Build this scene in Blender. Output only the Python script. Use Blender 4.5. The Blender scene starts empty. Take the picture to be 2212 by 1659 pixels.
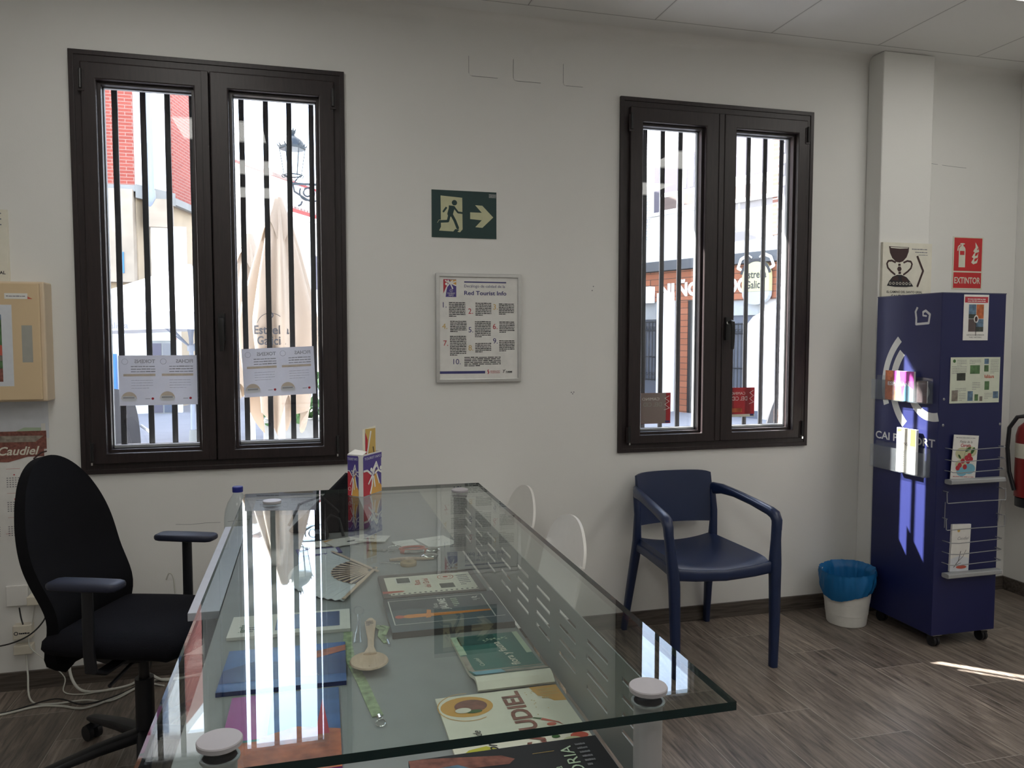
import bpy, bmesh, math, random
from mathutils import Vector, Matrix, Euler
C = bpy.context.scene.collection
SC = bpy.context.scene
R = math.radians
rnd = random.Random(7)

# ------------------------------------------------------------------ camera, sky, sun, exposure
F_PX = 1666.63
cam_d = bpy.data.cameras.new('camera'); cam = bpy.data.objects.new('camera', cam_d); C.objects.link(cam)
cam_d.sensor_width = 36; cam_d.lens = F_PX/2212*36; cam_d.clip_start = .02; cam_d.clip_end = 400
yaw, pit = R(14.803), R(3.40)
fw = Vector((math.sin(yaw)*math.cos(pit), math.cos(yaw)*math.cos(pit), -math.sin(pit)))
cam.location = (0, -3.5304, 1.45); cam.rotation_euler = fw.to_track_quat('-Z', 'Y').to_euler()
SC.camera = cam

w = bpy.data.worlds.new('sky'); SC.world = w; w.use_nodes = True
nt = w.node_tree; bg = nt.nodes['Background']
sky = nt.nodes.new('ShaderNodeTexSky'); sky.sky_type = 'NISHITA'; sky.sun_disc = False
sky.sun_elevation = R(37.9); sky.sun_rotation = R(-51); sky.altitude = 600; sky.air_density = 1.0; sky.dust_density = 1.2
hs = nt.nodes.new('ShaderNodeHueSaturation'); hs.inputs['Saturation'].default_value = .62; nt.links.new(sky.outputs[0], hs.inputs['Color']); nt.links.new(hs.outputs[0], bg.inputs[0]); bg.inputs[1].default_value = .72

sd = bpy.data.lights.new('sun', 'SUN'); sun = bpy.data.objects.new('sun', sd); C.objects.link(sun)
sd.energy = 21; sd.angle = R(.53); sd.color = (1, .96, .9)
sun.rotation_euler = Vector((1.12, -1, -1.35)).to_track_quat('-Z', 'Y').to_euler()
LAMP_EMIT = 2.5
SC.view_settings.view_transform = 'Standard'; SC.view_settings.look = 'None'
SC.view_settings.exposure = 1.3; SC.view_settings.gamma = 1; SC.view_settings.use_curve_mapping = False

# ------------------------------------------------------------------ materials
def S(r, g, b):
    f = lambda c: (c/255/12.92) if c/255 <= .04045 else ((c/255+.055)/1.055)**2.4
    return (f(r), f(g), f(b), 1)
MATS = {}
def mat(name, col=None, rough=.6, metal=0., var=.06, scale=30., bump=0., spec=.5, emit=None, estr=0.):
    if name in MATS: return MATS[name]
    m = bpy.data.materials.new(name); m.use_nodes = True; MATS[name] = m
    n = m.node_tree; b = n.nodes['Principled BSDF']
    b.inputs['Roughness'].default_value = rough; b.inputs['Metallic'].default_value = metal
    b.inputs['Specular IOR Level'].default_value = spec
    tc = n.nodes.new('ShaderNodeTexCoord'); nz = n.nodes.new('ShaderNodeTexNoise')
    nz.inputs['Scale'].default_value = scale; nz.inputs['Detail'].default_value = 4
    n.links.new(tc.outputs['Object'], nz.inputs['Vector'])
    mx = n.nodes.new('ShaderNodeMix'); mx.data_type = 'RGBA'
    c2 = [max(0, c*(1-var*2)) for c in col[:3]]+[1]; c1 = [min(1, c*(1+var)) for c in col[:3]]+[1]
    mx.inputs[6].default_value = c2; mx.inputs[7].default_value = c1
    n.links.new(nz.outputs['Fac'], mx.inputs[0]); n.links.new(mx.outputs[2], b.inputs['Base Color'])
    if bump:
        bp = n.nodes.new('ShaderNodeBump'); bp.inputs['Strength'].default_value = bump; bp.inputs['Distance'].default_value = .004
        n.links.new(nz.outputs['Fac'], bp.inputs['Height']); n.links.new(bp.outputs[0], b.inputs['Normal'])
    if emit:
        b.inputs['Emission Color'].default_value = emit; b.inputs['Emission Strength'].default_value = estr
    return m
def clear(name, tint=(1, 1, 1, 1), rough=0., body=0., bodycol=(1, 1, 1, 1), f0=.04):
    """thin clear sheet: straight-through transparency plus a Schlick reflection"""
    m = bpy.data.materials.new(name); m.use_nodes = True; MATS[name] = m
    n = m.node_tree; n.nodes.clear()
    out = n.nodes.new('ShaderNodeOutputMaterial'); tr = n.nodes.new('ShaderNodeBsdfTransparent'); gl = n.nodes.new('ShaderNodeBsdfGlossy')
    tr.inputs[0].default_value = tint; gl.inputs['Roughness'].default_value = rough
    g = n.nodes.new('ShaderNodeNewGeometry'); dt = n.nodes.new('ShaderNodeVectorMath'); dt.operation = 'DOT_PRODUCT'
    n.links.new(g.outputs['Normal'], dt.inputs[0]); n.links.new(g.outputs['Incoming'], dt.inputs[1])
    def mth(op, a, b=None):
        k = n.nodes.new('ShaderNodeMath'); k.operation = op
        for i, v in enumerate((a, b)):
            if v is None: continue
            if isinstance(v, (int, float)): k.inputs[i].default_value = v
            else: n.links.new(v, k.inputs[i])
        return k.outputs[0]
    a = mth('ABSOLUTE', dt.outputs['Value']); s = mth('SUBTRACT', 1., a); p5 = mth('POWER', s, 5.)
    fr = mth('ADD', mth('MULTIPLY', p5, 1-f0), f0)
    mx = n.nodes.new('ShaderNodeMixShader'); n.links.new(fr, mx.inputs[0])
    src = tr.outputs[0]
    if body:
        df = n.nodes.new('ShaderNodeBsdfDiffuse'); df.inputs[0].default_value = bodycol
        tl = n.nodes.new('ShaderNodeBsdfTranslucent'); tl.inputs[0].default_value = bodycol
        ad = n.nodes.new('ShaderNodeMixShader'); n.links.new(df.outputs[0], ad.inputs[1]); n.links.new(tl.outputs[0], ad.inputs[2])
        m2 = n.nodes.new('ShaderNodeMixShader'); m2.inputs[0].default_value = body
        n.links.new(tr.outputs[0], m2.inputs[1]); n.links.new(ad.outputs[0], m2.inputs[2]); src = m2.outputs[0]
    n.links.new(src, mx.inputs[1]); n.links.new(gl.outputs[0], mx.inputs[2]); n.links.new(mx.outputs[0], out.inputs[0])
    return m
def trans_mat(name, col, fac=.5, rough=.6):
    """cloth or paper that lets light glow through"""
    m = bpy.data.materials.new(name); m.use_nodes = True; MATS[name] = m
    n = m.node_tree; b = n.nodes['Principled BSDF']; out = n.nodes['Material Output']
    tc = n.nodes.new('ShaderNodeTexCoord'); nz = n.nodes.new('ShaderNodeTexNoise'); nz.inputs['Scale'].default_value = 14
    n.links.new(tc.outputs['Object'], nz.inputs[0]); mx = n.nodes.new('ShaderNodeMix'); mx.data_type = 'RGBA'
    mx.inputs[6].default_value = [c*.93 for c in col[:3]]+[1]; mx.inputs[7].default_value = col; n.links.new(nz.outputs['Fac'], mx.inputs[0])
    n.links.new(mx.outputs[2], b.inputs['Base Color']); b.inputs['Roughness'].default_value = rough
    t = n.nodes.new('ShaderNodeBsdfTranslucent'); n.links.new(mx.outputs[2], t.inputs[0])
    ms = n.nodes.new('ShaderNodeMixShader'); ms.inputs[0].default_value = fac
    n.links.new(b.outputs[0], ms.inputs[1]); n.links.new(t.outputs[0], ms.inputs[2]); n.links.new(ms.outputs[0], out.inputs[0])
    return m
def brick_mat(name, c1, c2, mortar, scale, bw=.24, bh=.06, msz=.01, rough=.85, swap='XZ', bump=.4):
    m = bpy.data.materials.new(name); m.use_nodes = True; MATS[name] = m
    n = m.node_tree; b = n.nodes['Principled BSDF']; b.inputs['Roughness'].default_value = rough
    tc = n.nodes.new('ShaderNodeTexCoord'); sp = n.nodes.new('ShaderNodeSeparateXYZ'); cb = n.nodes.new('ShaderNodeCombineXYZ')
    n.links.new(tc.outputs['Object'], sp.inputs[0])
    ad = n.nodes.new('ShaderNodeMath'); ad.operation = 'ADD'; n.links.new(sp.outputs[0], ad.inputs[0]); n.links.new(sp.outputs[1], ad.inputs[1])
    n.links.new(ad.outputs[0], cb.inputs[0]); n.links.new(sp.outputs[2], cb.inputs[1])
    bt = n.nodes.new('ShaderNodeTexBrick'); bt.inputs['Scale'].default_value = 1
    bt.inputs['Brick Width'].default_value = bw; bt.inputs['Row Height'].default_value = bh; bt.inputs['Mortar Size'].default_value = msz
    bt.inputs['Color1'].default_value = c1; bt.inputs['Color2'].default_value = c2; bt.inputs['Mortar'].default_value = mortar
    n.links.new(cb.outputs[0], bt.inputs['Vector']); n.links.new(bt.outputs['Color'], b.inputs['Base Color'])
    bp = n.nodes.new('ShaderNodeBump'); bp.inputs['Strength'].default_value = bump; bp.inputs['Distance'].default_value = .01; bp.invert = True
    n.links.new(bt.outputs['Fac'], bp.inputs['Height']); n.links.new(bp.outputs[0], b.inputs['Normal'])
    return m
def wood_mat(name, dark, light, axis='Z', scale=6, rough=.45, stretch=14, bump=.15):
    m = bpy.data.materials.new(name); m.use_nodes = True; MATS[name] = m
    n = m.node_tree; b = n.nodes['Principled BSDF']; b.inputs['Roughness'].default_value = rough
    tc = n.nodes.new('ShaderNodeTexCoord'); mp = n.nodes.new('ShaderNodeMapping')
    mp.inputs['Scale'].default_value = [1 if a == axis else stretch for a in 'XYZ']
    nz = n.nodes.new('ShaderNodeTexNoise'); nz.inputs['Scale'].default_value = scale; nz.inputs['Detail'].default_value = 6; nz.inputs['Distortion'].default_value = .6
    n.links.new(tc.outputs['Object'], mp.inputs[0]); n.links.new(mp.outputs[0], nz.inputs[0])
    cr = n.nodes.new('ShaderNodeValToRGB'); cr.color_ramp.elements[0].position = .35; cr.color_ramp.elements[1].position = .65
    cr.color_ramp.elements[0].color = dark; cr.color_ramp.elements[1].color = light
    n.links.new(nz.outputs['Fac'], cr.inputs[0]); n.links.new(cr.outputs[0], b.inputs['Base Color'])
    if bump:
        bp = n.nodes.new('ShaderNodeBump'); bp.inputs['Strength'].default_value = bump; bp.inputs['Distance'].default_value = .002
        n.links.new(nz.outputs['Fac'], bp.inputs['Height']); n.links.new(bp.outputs[0], b.inputs['Normal'])
    return m
def floor_mat():
    m = bpy.data.materials.new('wood_tile_floor'); m.use_nodes = True; MATS['floor'] = m
    n = m.node_tree; b = n.nodes['Principled BSDF']
    L = n.links.new
    tc = n.nodes.new('ShaderNodeTexCoord'); sp = n.nodes.new('ShaderNodeSeparateXYZ'); L(tc.outputs['Object'], sp.inputs[0])
    def mth(op, a, b_=None, c=None):
        k = n.nodes.new('ShaderNodeMath'); k.operation = op
        for i, v in enumerate((a, b_, c)):
            if v is None: continue
            if isinstance(v, (int, float)): k.inputs[i].default_value = v
            else: L(v, k.inputs[i])
        return k.outputs[0]
    W, LEN = .253, .96
    u = mth('DIVIDE', mth('SUBTRACT', sp.outputs[0], 1.88), W); iu = mth('FLOOR', u); fu = mth('SUBTRACT', u, iu)
    v = mth('DIVIDE', mth('ADD', mth('ADD', sp.outputs[1], .26), mth('MULTIPLY', iu, .24)), LEN); iv = mth('FLOOR', v); fv = mth('SUBTRACT', v, iv)
    eu = mth('MULTIPLY', mth('MINIMUM', fu, mth('SUBTRACT', 1., fu)), W); ev = mth('MULTIPLY', mth('MINIMUM', fv, mth('SUBTRACT', 1., fv)), LEN)
    seam = mth('LESS_THAN', mth('MINIMUM', eu, ev), .0014)
    cb = n.nodes.new('ShaderNodeCombineXYZ'); L(iu, cb.inputs[0]); L(iv, cb.inputs[1])
    wn = n.nodes.new('ShaderNodeTexWhiteNoise'); wn.noise_dimensions = '2D'; L(cb.outputs[0], wn.inputs[0])
    # grain along Y, shifted per plank
    vm = n.nodes.new('ShaderNodeVectorMath'); vm.operation = 'MULTIPLY_ADD'; L(wn.outputs['Color'], vm.inputs[0]); vm.inputs[1].default_value = (9, 9, 9); L(tc.outputs['Object'], vm.inputs[2])
    mp = n.nodes.new('ShaderNodeMapping'); mp.inputs['Scale'].default_value = (16, 1.3, 1); L(vm.outputs[0], mp.inputs[0])
    g1 = n.nodes.new('ShaderNodeTexNoise'); g1.inputs['Scale'].default_value = 3; g1.inputs['Detail'].default_value = 9; g1.inputs['Roughness'].default_value = .62; g1.inputs['Distortion'].default_value = 1.2; L(mp.outputs[0], g1.inputs[0])
    mp2 = n.nodes.new('ShaderNodeMapping'); mp2.inputs['Scale'].default_value = (5, 1.0, 1); L(vm.outputs[0], mp2.inputs[0])
    g2 = n.nodes.new('ShaderNodeTexNoise'); g2.inputs['Scale'].default_value = 2.2; g2.inputs['Detail'].default_value = 5; g2.inputs['Distortion'].default_value = .8; L(mp2.outputs[0], g2.inputs[0])
    cr = n.nodes.new('ShaderNodeValToRGB'); e = cr.color_ramp.elements; e[0].position = .3; e[0].color = (.06, .048, .041, 1); e[1].position = .72; e[1].color = (.33, .27, .225, 1)
    mid = cr.color_ramp.elements.new(.5); mid.color = (.185, .152, .128, 1)
    L(g1.outputs['Fac'], cr.inputs[0])
    mxa = n.nodes.new('ShaderNodeMix'); mxa.data_type = 'RGBA'; mxa.blend_type = 'MULTIPLY'; mxa.inputs[0].default_value = 1
    tone = mth('ADD', mth('MULTIPLY', wn.outputs['Value'], .45), mth('ADD', mth('MULTIPLY', g2.outputs['Fac'], .75), .38))
    tcb = n.nodes.new('ShaderNodeCombineColor'); L(tone, tcb.inputs[0]); L(tone, tcb.inputs[1]); L(tone, tcb.inputs[2])
    L(cr.outputs[0], mxa.inputs[6]); L(tcb.outputs[0], mxa.inputs[7])
    mxs = n.nodes.new('ShaderNodeMix'); mxs.data_type = 'RGBA'; L(seam, mxs.inputs[0]); L(mxa.outputs[2], mxs.inputs[6]); mxs.inputs[7].default_value = (.36, .32, .28, 1)
    L(mxs.outputs[2], b.inputs['Base Color'])
    rg = mth('ADD', mth('MULTIPLY', g1.outputs['Fac'], .25), .26); L(rg, b.inputs['Roughness'])
    bp = n.nodes.new('ShaderNodeBump'); bp.inputs['Strength'].default_value = .25; bp.inputs['Distance'].default_value = .0015; L(g1.outputs['Fac'], bp.inputs['Height']); L(bp.outputs[0], b.inputs['Normal'])
    return m
def ceiling_mat():
    m = bpy.data.materials.new('ceiling_tiles'); m.use_nodes = True
    n = m.node_tree; b = n.nodes['Principled BSDF']; b.inputs['Roughness'].default_value = .9; L = n.links.new
    tc = n.nodes.new('ShaderNodeTexCoord'); sp = n.nodes.new('ShaderNodeSeparateXYZ'); L(tc.outputs['Object'], sp.inputs[0])
    def mth(op, a, b_=None):
        k = n.nodes.new('ShaderNodeMath'); k.operation = op
        for i, v in enumerate((a, b_)):
            if v is None: continue
            if isinstance(v, (int, float)): k.inputs[i].default_value = v
            else: L(v, k.inputs[i])
        return k.outputs[0]
    fx = mth('FRACT', mth('DIVIDE', mth('SUBTRACT', sp.outputs[0], 1.575-6.1), .61)); fy = mth('FRACT', mth('DIVIDE', mth('SUBTRACT', sp.outputs[1], -.16-9.0), .6))
    dx = mth('MULTIPLY', mth('MINIMUM', fx, mth('SUBTRACT', 1., fx)), .61); dy = mth('MULTIPLY', mth('MINIMUM', fy, mth('SUBTRACT', 1., fy)), .6)
    inx = mth('LESS_THAN', sp.outputs[1], -.157)
    seam = mth('MULTIPLY', mth('LESS_THAN', mth('MINIMUM', dx, dy), .0022), inx)
    band = mth('MULTIPLY', mth('LESS_THAN', mth('MINIMUM', dx, dy), .009), inx)
    nz = n.nodes.new('ShaderNodeTexNoise'); nz.inputs['Scale'].default_value = 8; L(tc.outputs['Object'], nz.inputs[0])
    v = mth('SUBTRACT', mth('SUBTRACT', mth('ADD', mth('MULTIPLY', nz.outputs['Fac'], .02), .80), mth('MULTIPLY', seam, .4)), mth('MULTIPLY', band, .05))
    cb = n.nodes.new('ShaderNodeCombineColor'); L(v, cb.inputs[0]); L(v, cb.inputs[1]); L(mth('MULTIPLY', v, .98), cb.inputs[2])
    L(cb.outputs[0], b.inputs['Base Color'])
    return m

mat('plaster', (.79, .785, .76, 1), .85, var=.015, scale=3, bump=.0)
# fine roller texture on the plaster
_m = MATS['plaster']; _n = _m.node_tree
_z = _n.nodes.new('ShaderNodeTexNoise'); _z.inputs['Scale'].default_value = 180; _z.inputs['Detail'].default_value = 3
_t = _n.nodes.new('ShaderNodeTexCoord'); _n.links.new(_t.outputs['Object'], _z.inputs[0])
_b = _n.nodes.new('ShaderNodeBump'); _b.inputs['Strength'].default_value = .12; _b.inputs['Distance'].default_value = .002
_n.links.new(_z.outputs['Fac'], _b.inputs['Height']); _n.links.new(_b.outputs[0], _n.nodes['Principled BSDF'].inputs['Normal'])
floor_mat()
wood_mat('frame', (.015, .0095, .0105, 1), (.025, .0155, .0165, 1), 'Z', 10, .42, 10, .05)
wood_mat('skirting', (.05, .04, .034, 1), (.12, .10, .085, 1), 'X', 5, .5, 16)
wood_mat('fir', (.42, .16, .07, 1), (.62, .28, .14, 1), 'X', 4, .6, 9)
wood_mat('beech', (.52, .38, .27, 1), (.66, .50, .38, 1), 'Y', 14, .5, 8, .05)
mat('gasket', (.01, .01, .011, 1), .5)
mat('iron', (.018, .019, .024, 1), .45, .3, .3, 60, .6)
mat('black_metal', (.012, .012, .013, 1), .35)
mat('chrome', (.75, .75, .76, 1), .16, 1.)
mat('alu', (.62, .62, .61, 1), .35, .85)
mat('wire_grey', (.35, .36, .38, 1), .35, .6)
mat('grey_paint', (.34, .35, .36, 1), .5, 0, .05, 20)
mat('desk_grey', (.29, .30, .305, 1), .55, 0, .10, 18, .02)
mat('panel_grey', (.25, .262, .262, 1), .45, .1, .04)
mat('desk_white', (.46, .48, .54, 1), .4)
mat('post_grey', (.42, .41, .42, 1), .38, .15)
mat('cap_grey', (.40, .38, .40, 1), .45)
mat('fabric_black', (.010, .010, .014, 1), .9, 0, .3, 400, .5, .15)
mat('mesh_black', (.006, .006, .008, 1), .85, 0, .3, 700, .4, .15)
mat('plastic_black', (.011, .012, .016, 1), .42)
mat('pad_navy', (.018, .022, .045, 1), .5)
mat('chair_blue', (.010, .022, .072, 1), .36, 0, .03, 200, .02)
mat('kiosk_navy', (.007, .011, .080, 1), .5, 0, .05, 12, .02)
mat('kiosk_edge', (.05, .055, .11, 1), .4)
mat('vinyl_grey', (.60, .60, .58, 1), .5)
mat('white_plastic', (.80, .79, .76, 1), .35, 0, .02)
mat('cream_plastic', (.74, .69, .58, 1), .45)
mat('bin_white', (.70, .69, .65, 1), .4)
mat('cabinet_beige', (.72, .55, .34, 1), .45, 0, .04, 8)
mat('cabinet_side', (.76, .62, .45, 1), .45, 0, .04, 8)
mat('label_grey', (.40, .40, .36, 1), .5)
mat('red', (.26, .012, .014, 1), .4)
mat('sign_red', (.62, .03, .035, 1), .35)
mat('sign_lumi', (.72, .72, .60, 1), .5)
mat('sign_green', (.006, .040, .038, 1), .5)
mat('glow_cream', (.60, .60, .38, 1), .6)
mat('ivory', (.80, .77, .66, 1), .55)
mat('ink', (.02, .02, .025, 1), .6)
mat('ink_soft', (.22, .22, .24, 1), .7)
mat('ink_brown', (.05, .022, .022, 1), .5)
mat('paper', (.80, .79, .76, 1), .7)
mat('paper_cool', (.70, .73, .78, 1), .6)
mat('navy_print', (.05, .05, .19, 1), .5)
mat('violet_print', (.075, .05, .26, 1), .45)
mat('crimson', (.50, .03, .05, 1), .45)
mat('ochre', (.72, .38, .08, 1), .45)
mat('orange', (.78, .28, .06, 1), .45)
mat('gold', (.62, .42, .12, 1), .45)
mat('teal', (.035, .16, .14, 1), .4)
mat('teal_dark', (.015, .085, .08, 1), .4)
mat('sky_print', (.20, .48, .62, 1), .4)
mat('stone_print', (.42, .36, .30, 1), .5, 0, .45, 60)
mat('sage', (.48, .60, .44, 1), .5)
mat('slate', (.10, .125, .15, 1), .35)
mat('slate_dark', (.05, .06, .08, 1), .35)
mat('cover_brown', (.10, .075, .075, 1), .3)
mat('meat', (.30, .11, .085, 1), .45, 0, .45, 90)
mat('lime', (.55, .52, .06, 1), .45)
mat('leaf', (.05, .14, .035, 1), .5, 0, .3, 30)
mat('ivy_leaf', (.05, .13, .03, 1), .5, 0, .3, 8)
mat('blue_print', (.03, .10, .35, 1), .3, 0, .4, 25)
mat('deep_blue', (.02, .035, .16, 1), .3, 0, .3, 20)
mat('purple', (.40, .06, .30, 1), .4)
mat('orange_photo', (.60, .16, .05, 1), .4, 0, .5, 40)
mat('gold_foil', (.55, .33, .07, 1), .35, .3, .3, 120)
mat('photo_green', (.12, .24, .10, 1), .5, 0, .5, 40)
mat('photo_mix', (.30, .26, .22, 1), .4, 0, .6, 50)
mat('photo_blue', (.14, .24, .36, 1), .4, 0, .5, 60)
mat('photo_dark', (.05, .06, .05, 1), .4, 0, .5, 60)
mat('pale_green', (.66, .70, .58, 1), .6)
mat('cork', (.50, .36, .20, 1), .8, 0, .2, 60, .3)
mat('tin', (.55, .57, .56, 1), .12, 1.)
mat('coral', (.60, .12, .08, 1), .45)
mat('lanyard', (.40, .50, .30, 1), .7, 0, .5, 90)
mat('cable_white', (.60, .60, .55, 1), .5)
mat('cable_black', (.015, .015, .016, 1), .5)
mat('cap_blue', (.01, .018, .22, 1), .4)
mat('bristle', (.02, .05, .05, 1), .7)
mat('stucco', (.80, .79, .77, 1), .9, 0, .05, 3)
mat('stucco_beige', (.42, .33, .23, 1), .9, 0, .12, 2)
mat('stucco_stain', (.38, .31, .24, 1), .9, 0, .2, 3)
mat('concrete', (.26, .26, .25, 1), .9, 0, .15, 4)
mat('pipe_grey', (.26, .29, .36, 1), .5)
mat('pane_dark', (.10, .11, .14, 1), .08)
mat('pane_dim', (.11, .10, .125, 1), .6, spec=.15)
mat('shutter_brown', (.12, .085, .075, 1), .5)
mat('awning_dark', (.07, .075, .085, 1), .6)
mat('street', (.22, .22, .24, 1), .9, 0, .1, 3, .3)
mat('terrazzo', (.50, .49, .47, 1), .85, 0, .08, 4)
mat('tile_roof', (.36, .28, .26, 1), .85, 0, .3, 5, .6)
mat('fascia_red', (.26, .025, .02, 1), .7)
mat('signcream', (.42, .40, .22, 1), .4)
mat('lamp_dark', (.015, .022, .03, 1), .5)
mat('blue_sheet', (.03, .16, .42, 1), .5)
mat('rattan', (.022, .022, .026, 1), .6)
mat('stoneblock', (.30, .30, .29, 1), .9, 0, .25, 6, .5)
mat('led', (.9, .9, .85, 1), .5, emit=(1, .98, .92, 1), estr=LAMP_EMIT)
brick_mat('brick_red', (.24, .045, .03, 1), (.28, .06, .04, 1), (.30, .16, .13, 1), 1, .25, .065, .008)
brick_mat('brick_brown', (.20, .08, .06, 1), (.26, .11, .08, 1), (.5, .46, .42, 1), 1, .16, .075, .012)
brick_mat('brick_white', (.66, .66, .68, 1), (.72, .72, .74, 1), (.30, .30, .34, 1), 1, .12, .06, .006)
brick_mat('stone_wall', (.26, .235, .23, 1), (.32, .29, .28, 1), (.42, .40, .39, 1), 1, .42, .19, .012)
brick_mat('plank_clad', (.26, .085, .04, 1), (.32, .115, .06, 1), (.06, .03, .02, 1), 1, 3., .12, .006)
trans_mat('parasol_beige', (.44, .355, .275, 1), .3)
trans_mat('parasol_white', (.70, .70, .72, 1), .25)
trans_mat('notice_paper', (.72, .73, .78, 1), .35)
trans_mat('notice_red', (.32, .055, .065, 1), .35)
trans_mat('notice_brown', (.34, .28, .26, 1), .25)
trans_mat('bag_blue', (.02, .22, .55, 1), .35, .35)
clear('window_glass', (.97, .98, .98, 1))
clear('table_glass', (.93, .97, .955, 1), f0=.05)
mat('glass_edge', (.004, .020, .022, 1), .08, 0, .02, spec=.6)
clear('acrylic', (.96, .97, .98, 1), 0, .06, (.7, .75, .8, 1))
clear('bottle_pet', (.90, .94, .96, 1), .02, .03, (.6, .65, .7, 1))
clear('lamp_glass', (.75, .78, .8, 1), .05, .2, (.7, .7, .7, 1))

# ------------------------------------------------------------------ mesh builder
_tc = {}
def text_geo(s, bold=0., shear=0.):
    k = (s, bold, shear)
    if k in _tc: return _tc[k]
    cu = bpy.data.curves.new('t', 'FONT'); cu.body = s; cu.size = 1; cu.offset = bold; cu.resolution_u = 3; cu.shear = shear
    o = bpy.data.objects.new('t', cu); C.objects.link(o); dg = bpy.context.evaluated_depsgraph_get(); dg.update()
    me = bpy.data.meshes.new_from_object(o.evaluated_get(dg))
    vs = [(v.co.x, v.co.y) for v in me.vertices]; fs = [tuple(p.vertices) for p in me.polygons]
    bpy.data.objects.remove(o); bpy.data.curves.remove(cu); bpy.data.meshes.remove(me)
    xs = [v[0] for v in vs] or [0]
    _tc[k] = (vs, fs, min(xs), max(xs)); return _tc[k]
class MB:
    def __init__(s, M=None): s.v = []; s.f = []; s.m = []; s.M = M or Matrix()
    def P(s, p): return tuple(s.M @ Vector(p))
    def add(s, vs, fs, m):
        b = len(s.v); s.v += [s.P(p) for p in vs]; s.f += [tuple(b+i for i in f) for f in fs]; s.m += [m]*len(fs)
    def box(s, a, b, m):
        x0, y0, z0 = a; x1, y1, z1 = b
        if x0 > x1: x0, x1 = x1, x0
        if y0 > y1: y0, y1 = y1, y0
        if z0 > z1: z0, z1 = z1, z0
        s.add([(x0, y0, z0), (x1, y0, z0), (x1, y1, z0), (x0, y1, z0), (x0, y0, z1), (x1, y0, z1), (x1, y1, z1), (x0, y1, z1)],
              [(0, 3, 2, 1), (4, 5, 6, 7), (0, 1, 5, 4), (1, 2, 6, 5), (2, 3, 7, 6), (3, 0, 4, 7)], m)
    def quad(s, a, b, c, d, m): s.add([a, b, c, d], [(0, 1, 2, 3)], m)
    def cyl(s, p0, p1, r0, m, r1=None, n=20, caps=True):
        p0 = Vector(p0); p1 = Vector(p1); r1 = r0 if r1 is None else r1
        ax = (p1-p0).normalized(); t = ax.orthogonal().normalized(); b = ax.cross(t)
        vs = []
        for p, r in ((p0, r0), (p1, r1)):
            for i in range(n):
                a = 2*math.pi*i/n; vs.append(tuple(p+(t*math.cos(a)+b*math.sin(a))*r))
        fs = [(i, (i+1) % n, n+(i+1) % n, n+i) for i in range(n)]
        if caps: fs += [tuple(range(n))[::-1], tuple(range(n, 2*n))]
        s.add(vs, fs, m)
    def lathe(s, prof, m, c=(0, 0, 0), n=32, cap=True):
        vs = []; k = len(prof)
        for (r, z) in prof:
            for i in range(n):
                a = 2*math.pi*i/n; vs.append((c[0]+r*math.cos(a), c[1]+r*math.sin(a), c[2]+z))
        fs = [(j*n+i, j*n+(i+1) % n, (j+1)*n+(i+1) % n, (j+1)*n+i) for j in range(k-1) for i in range(n)]
        if cap: fs += [tuple(range(n))[::-1], tuple(range((k-1)*n, k*n))]
        s.add(vs, fs, m)
    def tube(s, pts, r, m, n=8, closed=False):
        pts = [Vector(p) for p in pts]; k = len(pts); rs = r if isinstance(r, (list, tuple)) else [r]*k
        vs = []; prev = None
        for i, p in enumerate(pts):
            if closed: d = pts[(i+1) % k]-pts[i-1]
            else: d = pts[min(i+1, k-1)]-pts[max(i-1, 0)]
            d.normalize()
            t = d.orthogonal().normalized() if prev is None else (prev-d*prev.dot(d)).normalized()
            prev = t; b = d.cross(t)
            for j in range(n):
                a = 2*math.pi*j/n; vs.append(tuple(p+(t*math.cos(a)+b*math.sin(a))*rs[i]))
        seg = k if closed else k-1
        fs = [((i % k)*n+j, (i % k)*n+(j+1) % n, ((i+1) % k)*n+(j+1) % n, ((i+1) % k)*n+j) for i in range(seg) for j in range(n)]
        if not closed: fs += [tuple(range(n))[::-1], tuple(range((k-1)*n, k*n))]
        s.add(vs, fs, m)
    def sweep(s, pts, secs, side, m, n=12, e=3.0):
        """rounded-rectangle section; secs=(half width along side, half height)"""
        pts = [Vector(p) for p in pts]; k = len(pts); vs = []
        for i, p in enumerate(pts):
            d = (pts[min(i+1, k-1)]-pts[max(i-1, 0)]).normalized(); sd = Vector(side); sd = (sd-d*sd.dot(d)).normalized(); up = d.cross(sd)
            a, b = secs[i]
            for j in range(n):
                t = 2*math.pi*j/n+math.pi/n; c, q = math.cos(t), math.sin(t)
                x = math.copysign(abs(c)**(2/e), c)*a; y = math.copysign(abs(q)**(2/e), q)*b
                vs.append(tuple(p+sd*x+up*y))
        fs = [(i*n+j, i*n+(j+1) % n, (i+1)*n+(j+1) % n, (i+1)*n+j) for i in range(k-1) for j in range(n)]
        fs += [tuple(range(n))[::-1], tuple(range((k-1)*n, k*n))]
        s.add(vs, fs, m)
    def shell(s, fn, nu, nv, th, m):
        """closed thick surface from fn(u,v)->Vector, u,v in 0..1; th number or fn(u,v)"""
        T = th if callable(th) else (lambda u, v: th)
        G = [[Vector(fn(i/nu, j/nv)) for j in range(nv+1)] for i in range(nu+1)]
        def nrm(i, j):
            a = G[min(i+1, nu)][j]-G[max(i-1, 0)][j]; b = G[i][min(j+1, nv)]-G[i][max(j-1, 0)]
            c = a.cross(b); return c.normalized() if c.length > 1e-12 else Vector((0, 0, 1))
        top = []; bot = []
        for i in range(nu+1):
            for j in range(nv+1):
                q = nrm(i, j); t = T(i/nu, j/nv)/2; top.append(tuple(G[i][j]+q*t)); bot.append(tuple(G[i][j]-q*t))
        W = nv+1; N = len(top); fs = []
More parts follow.
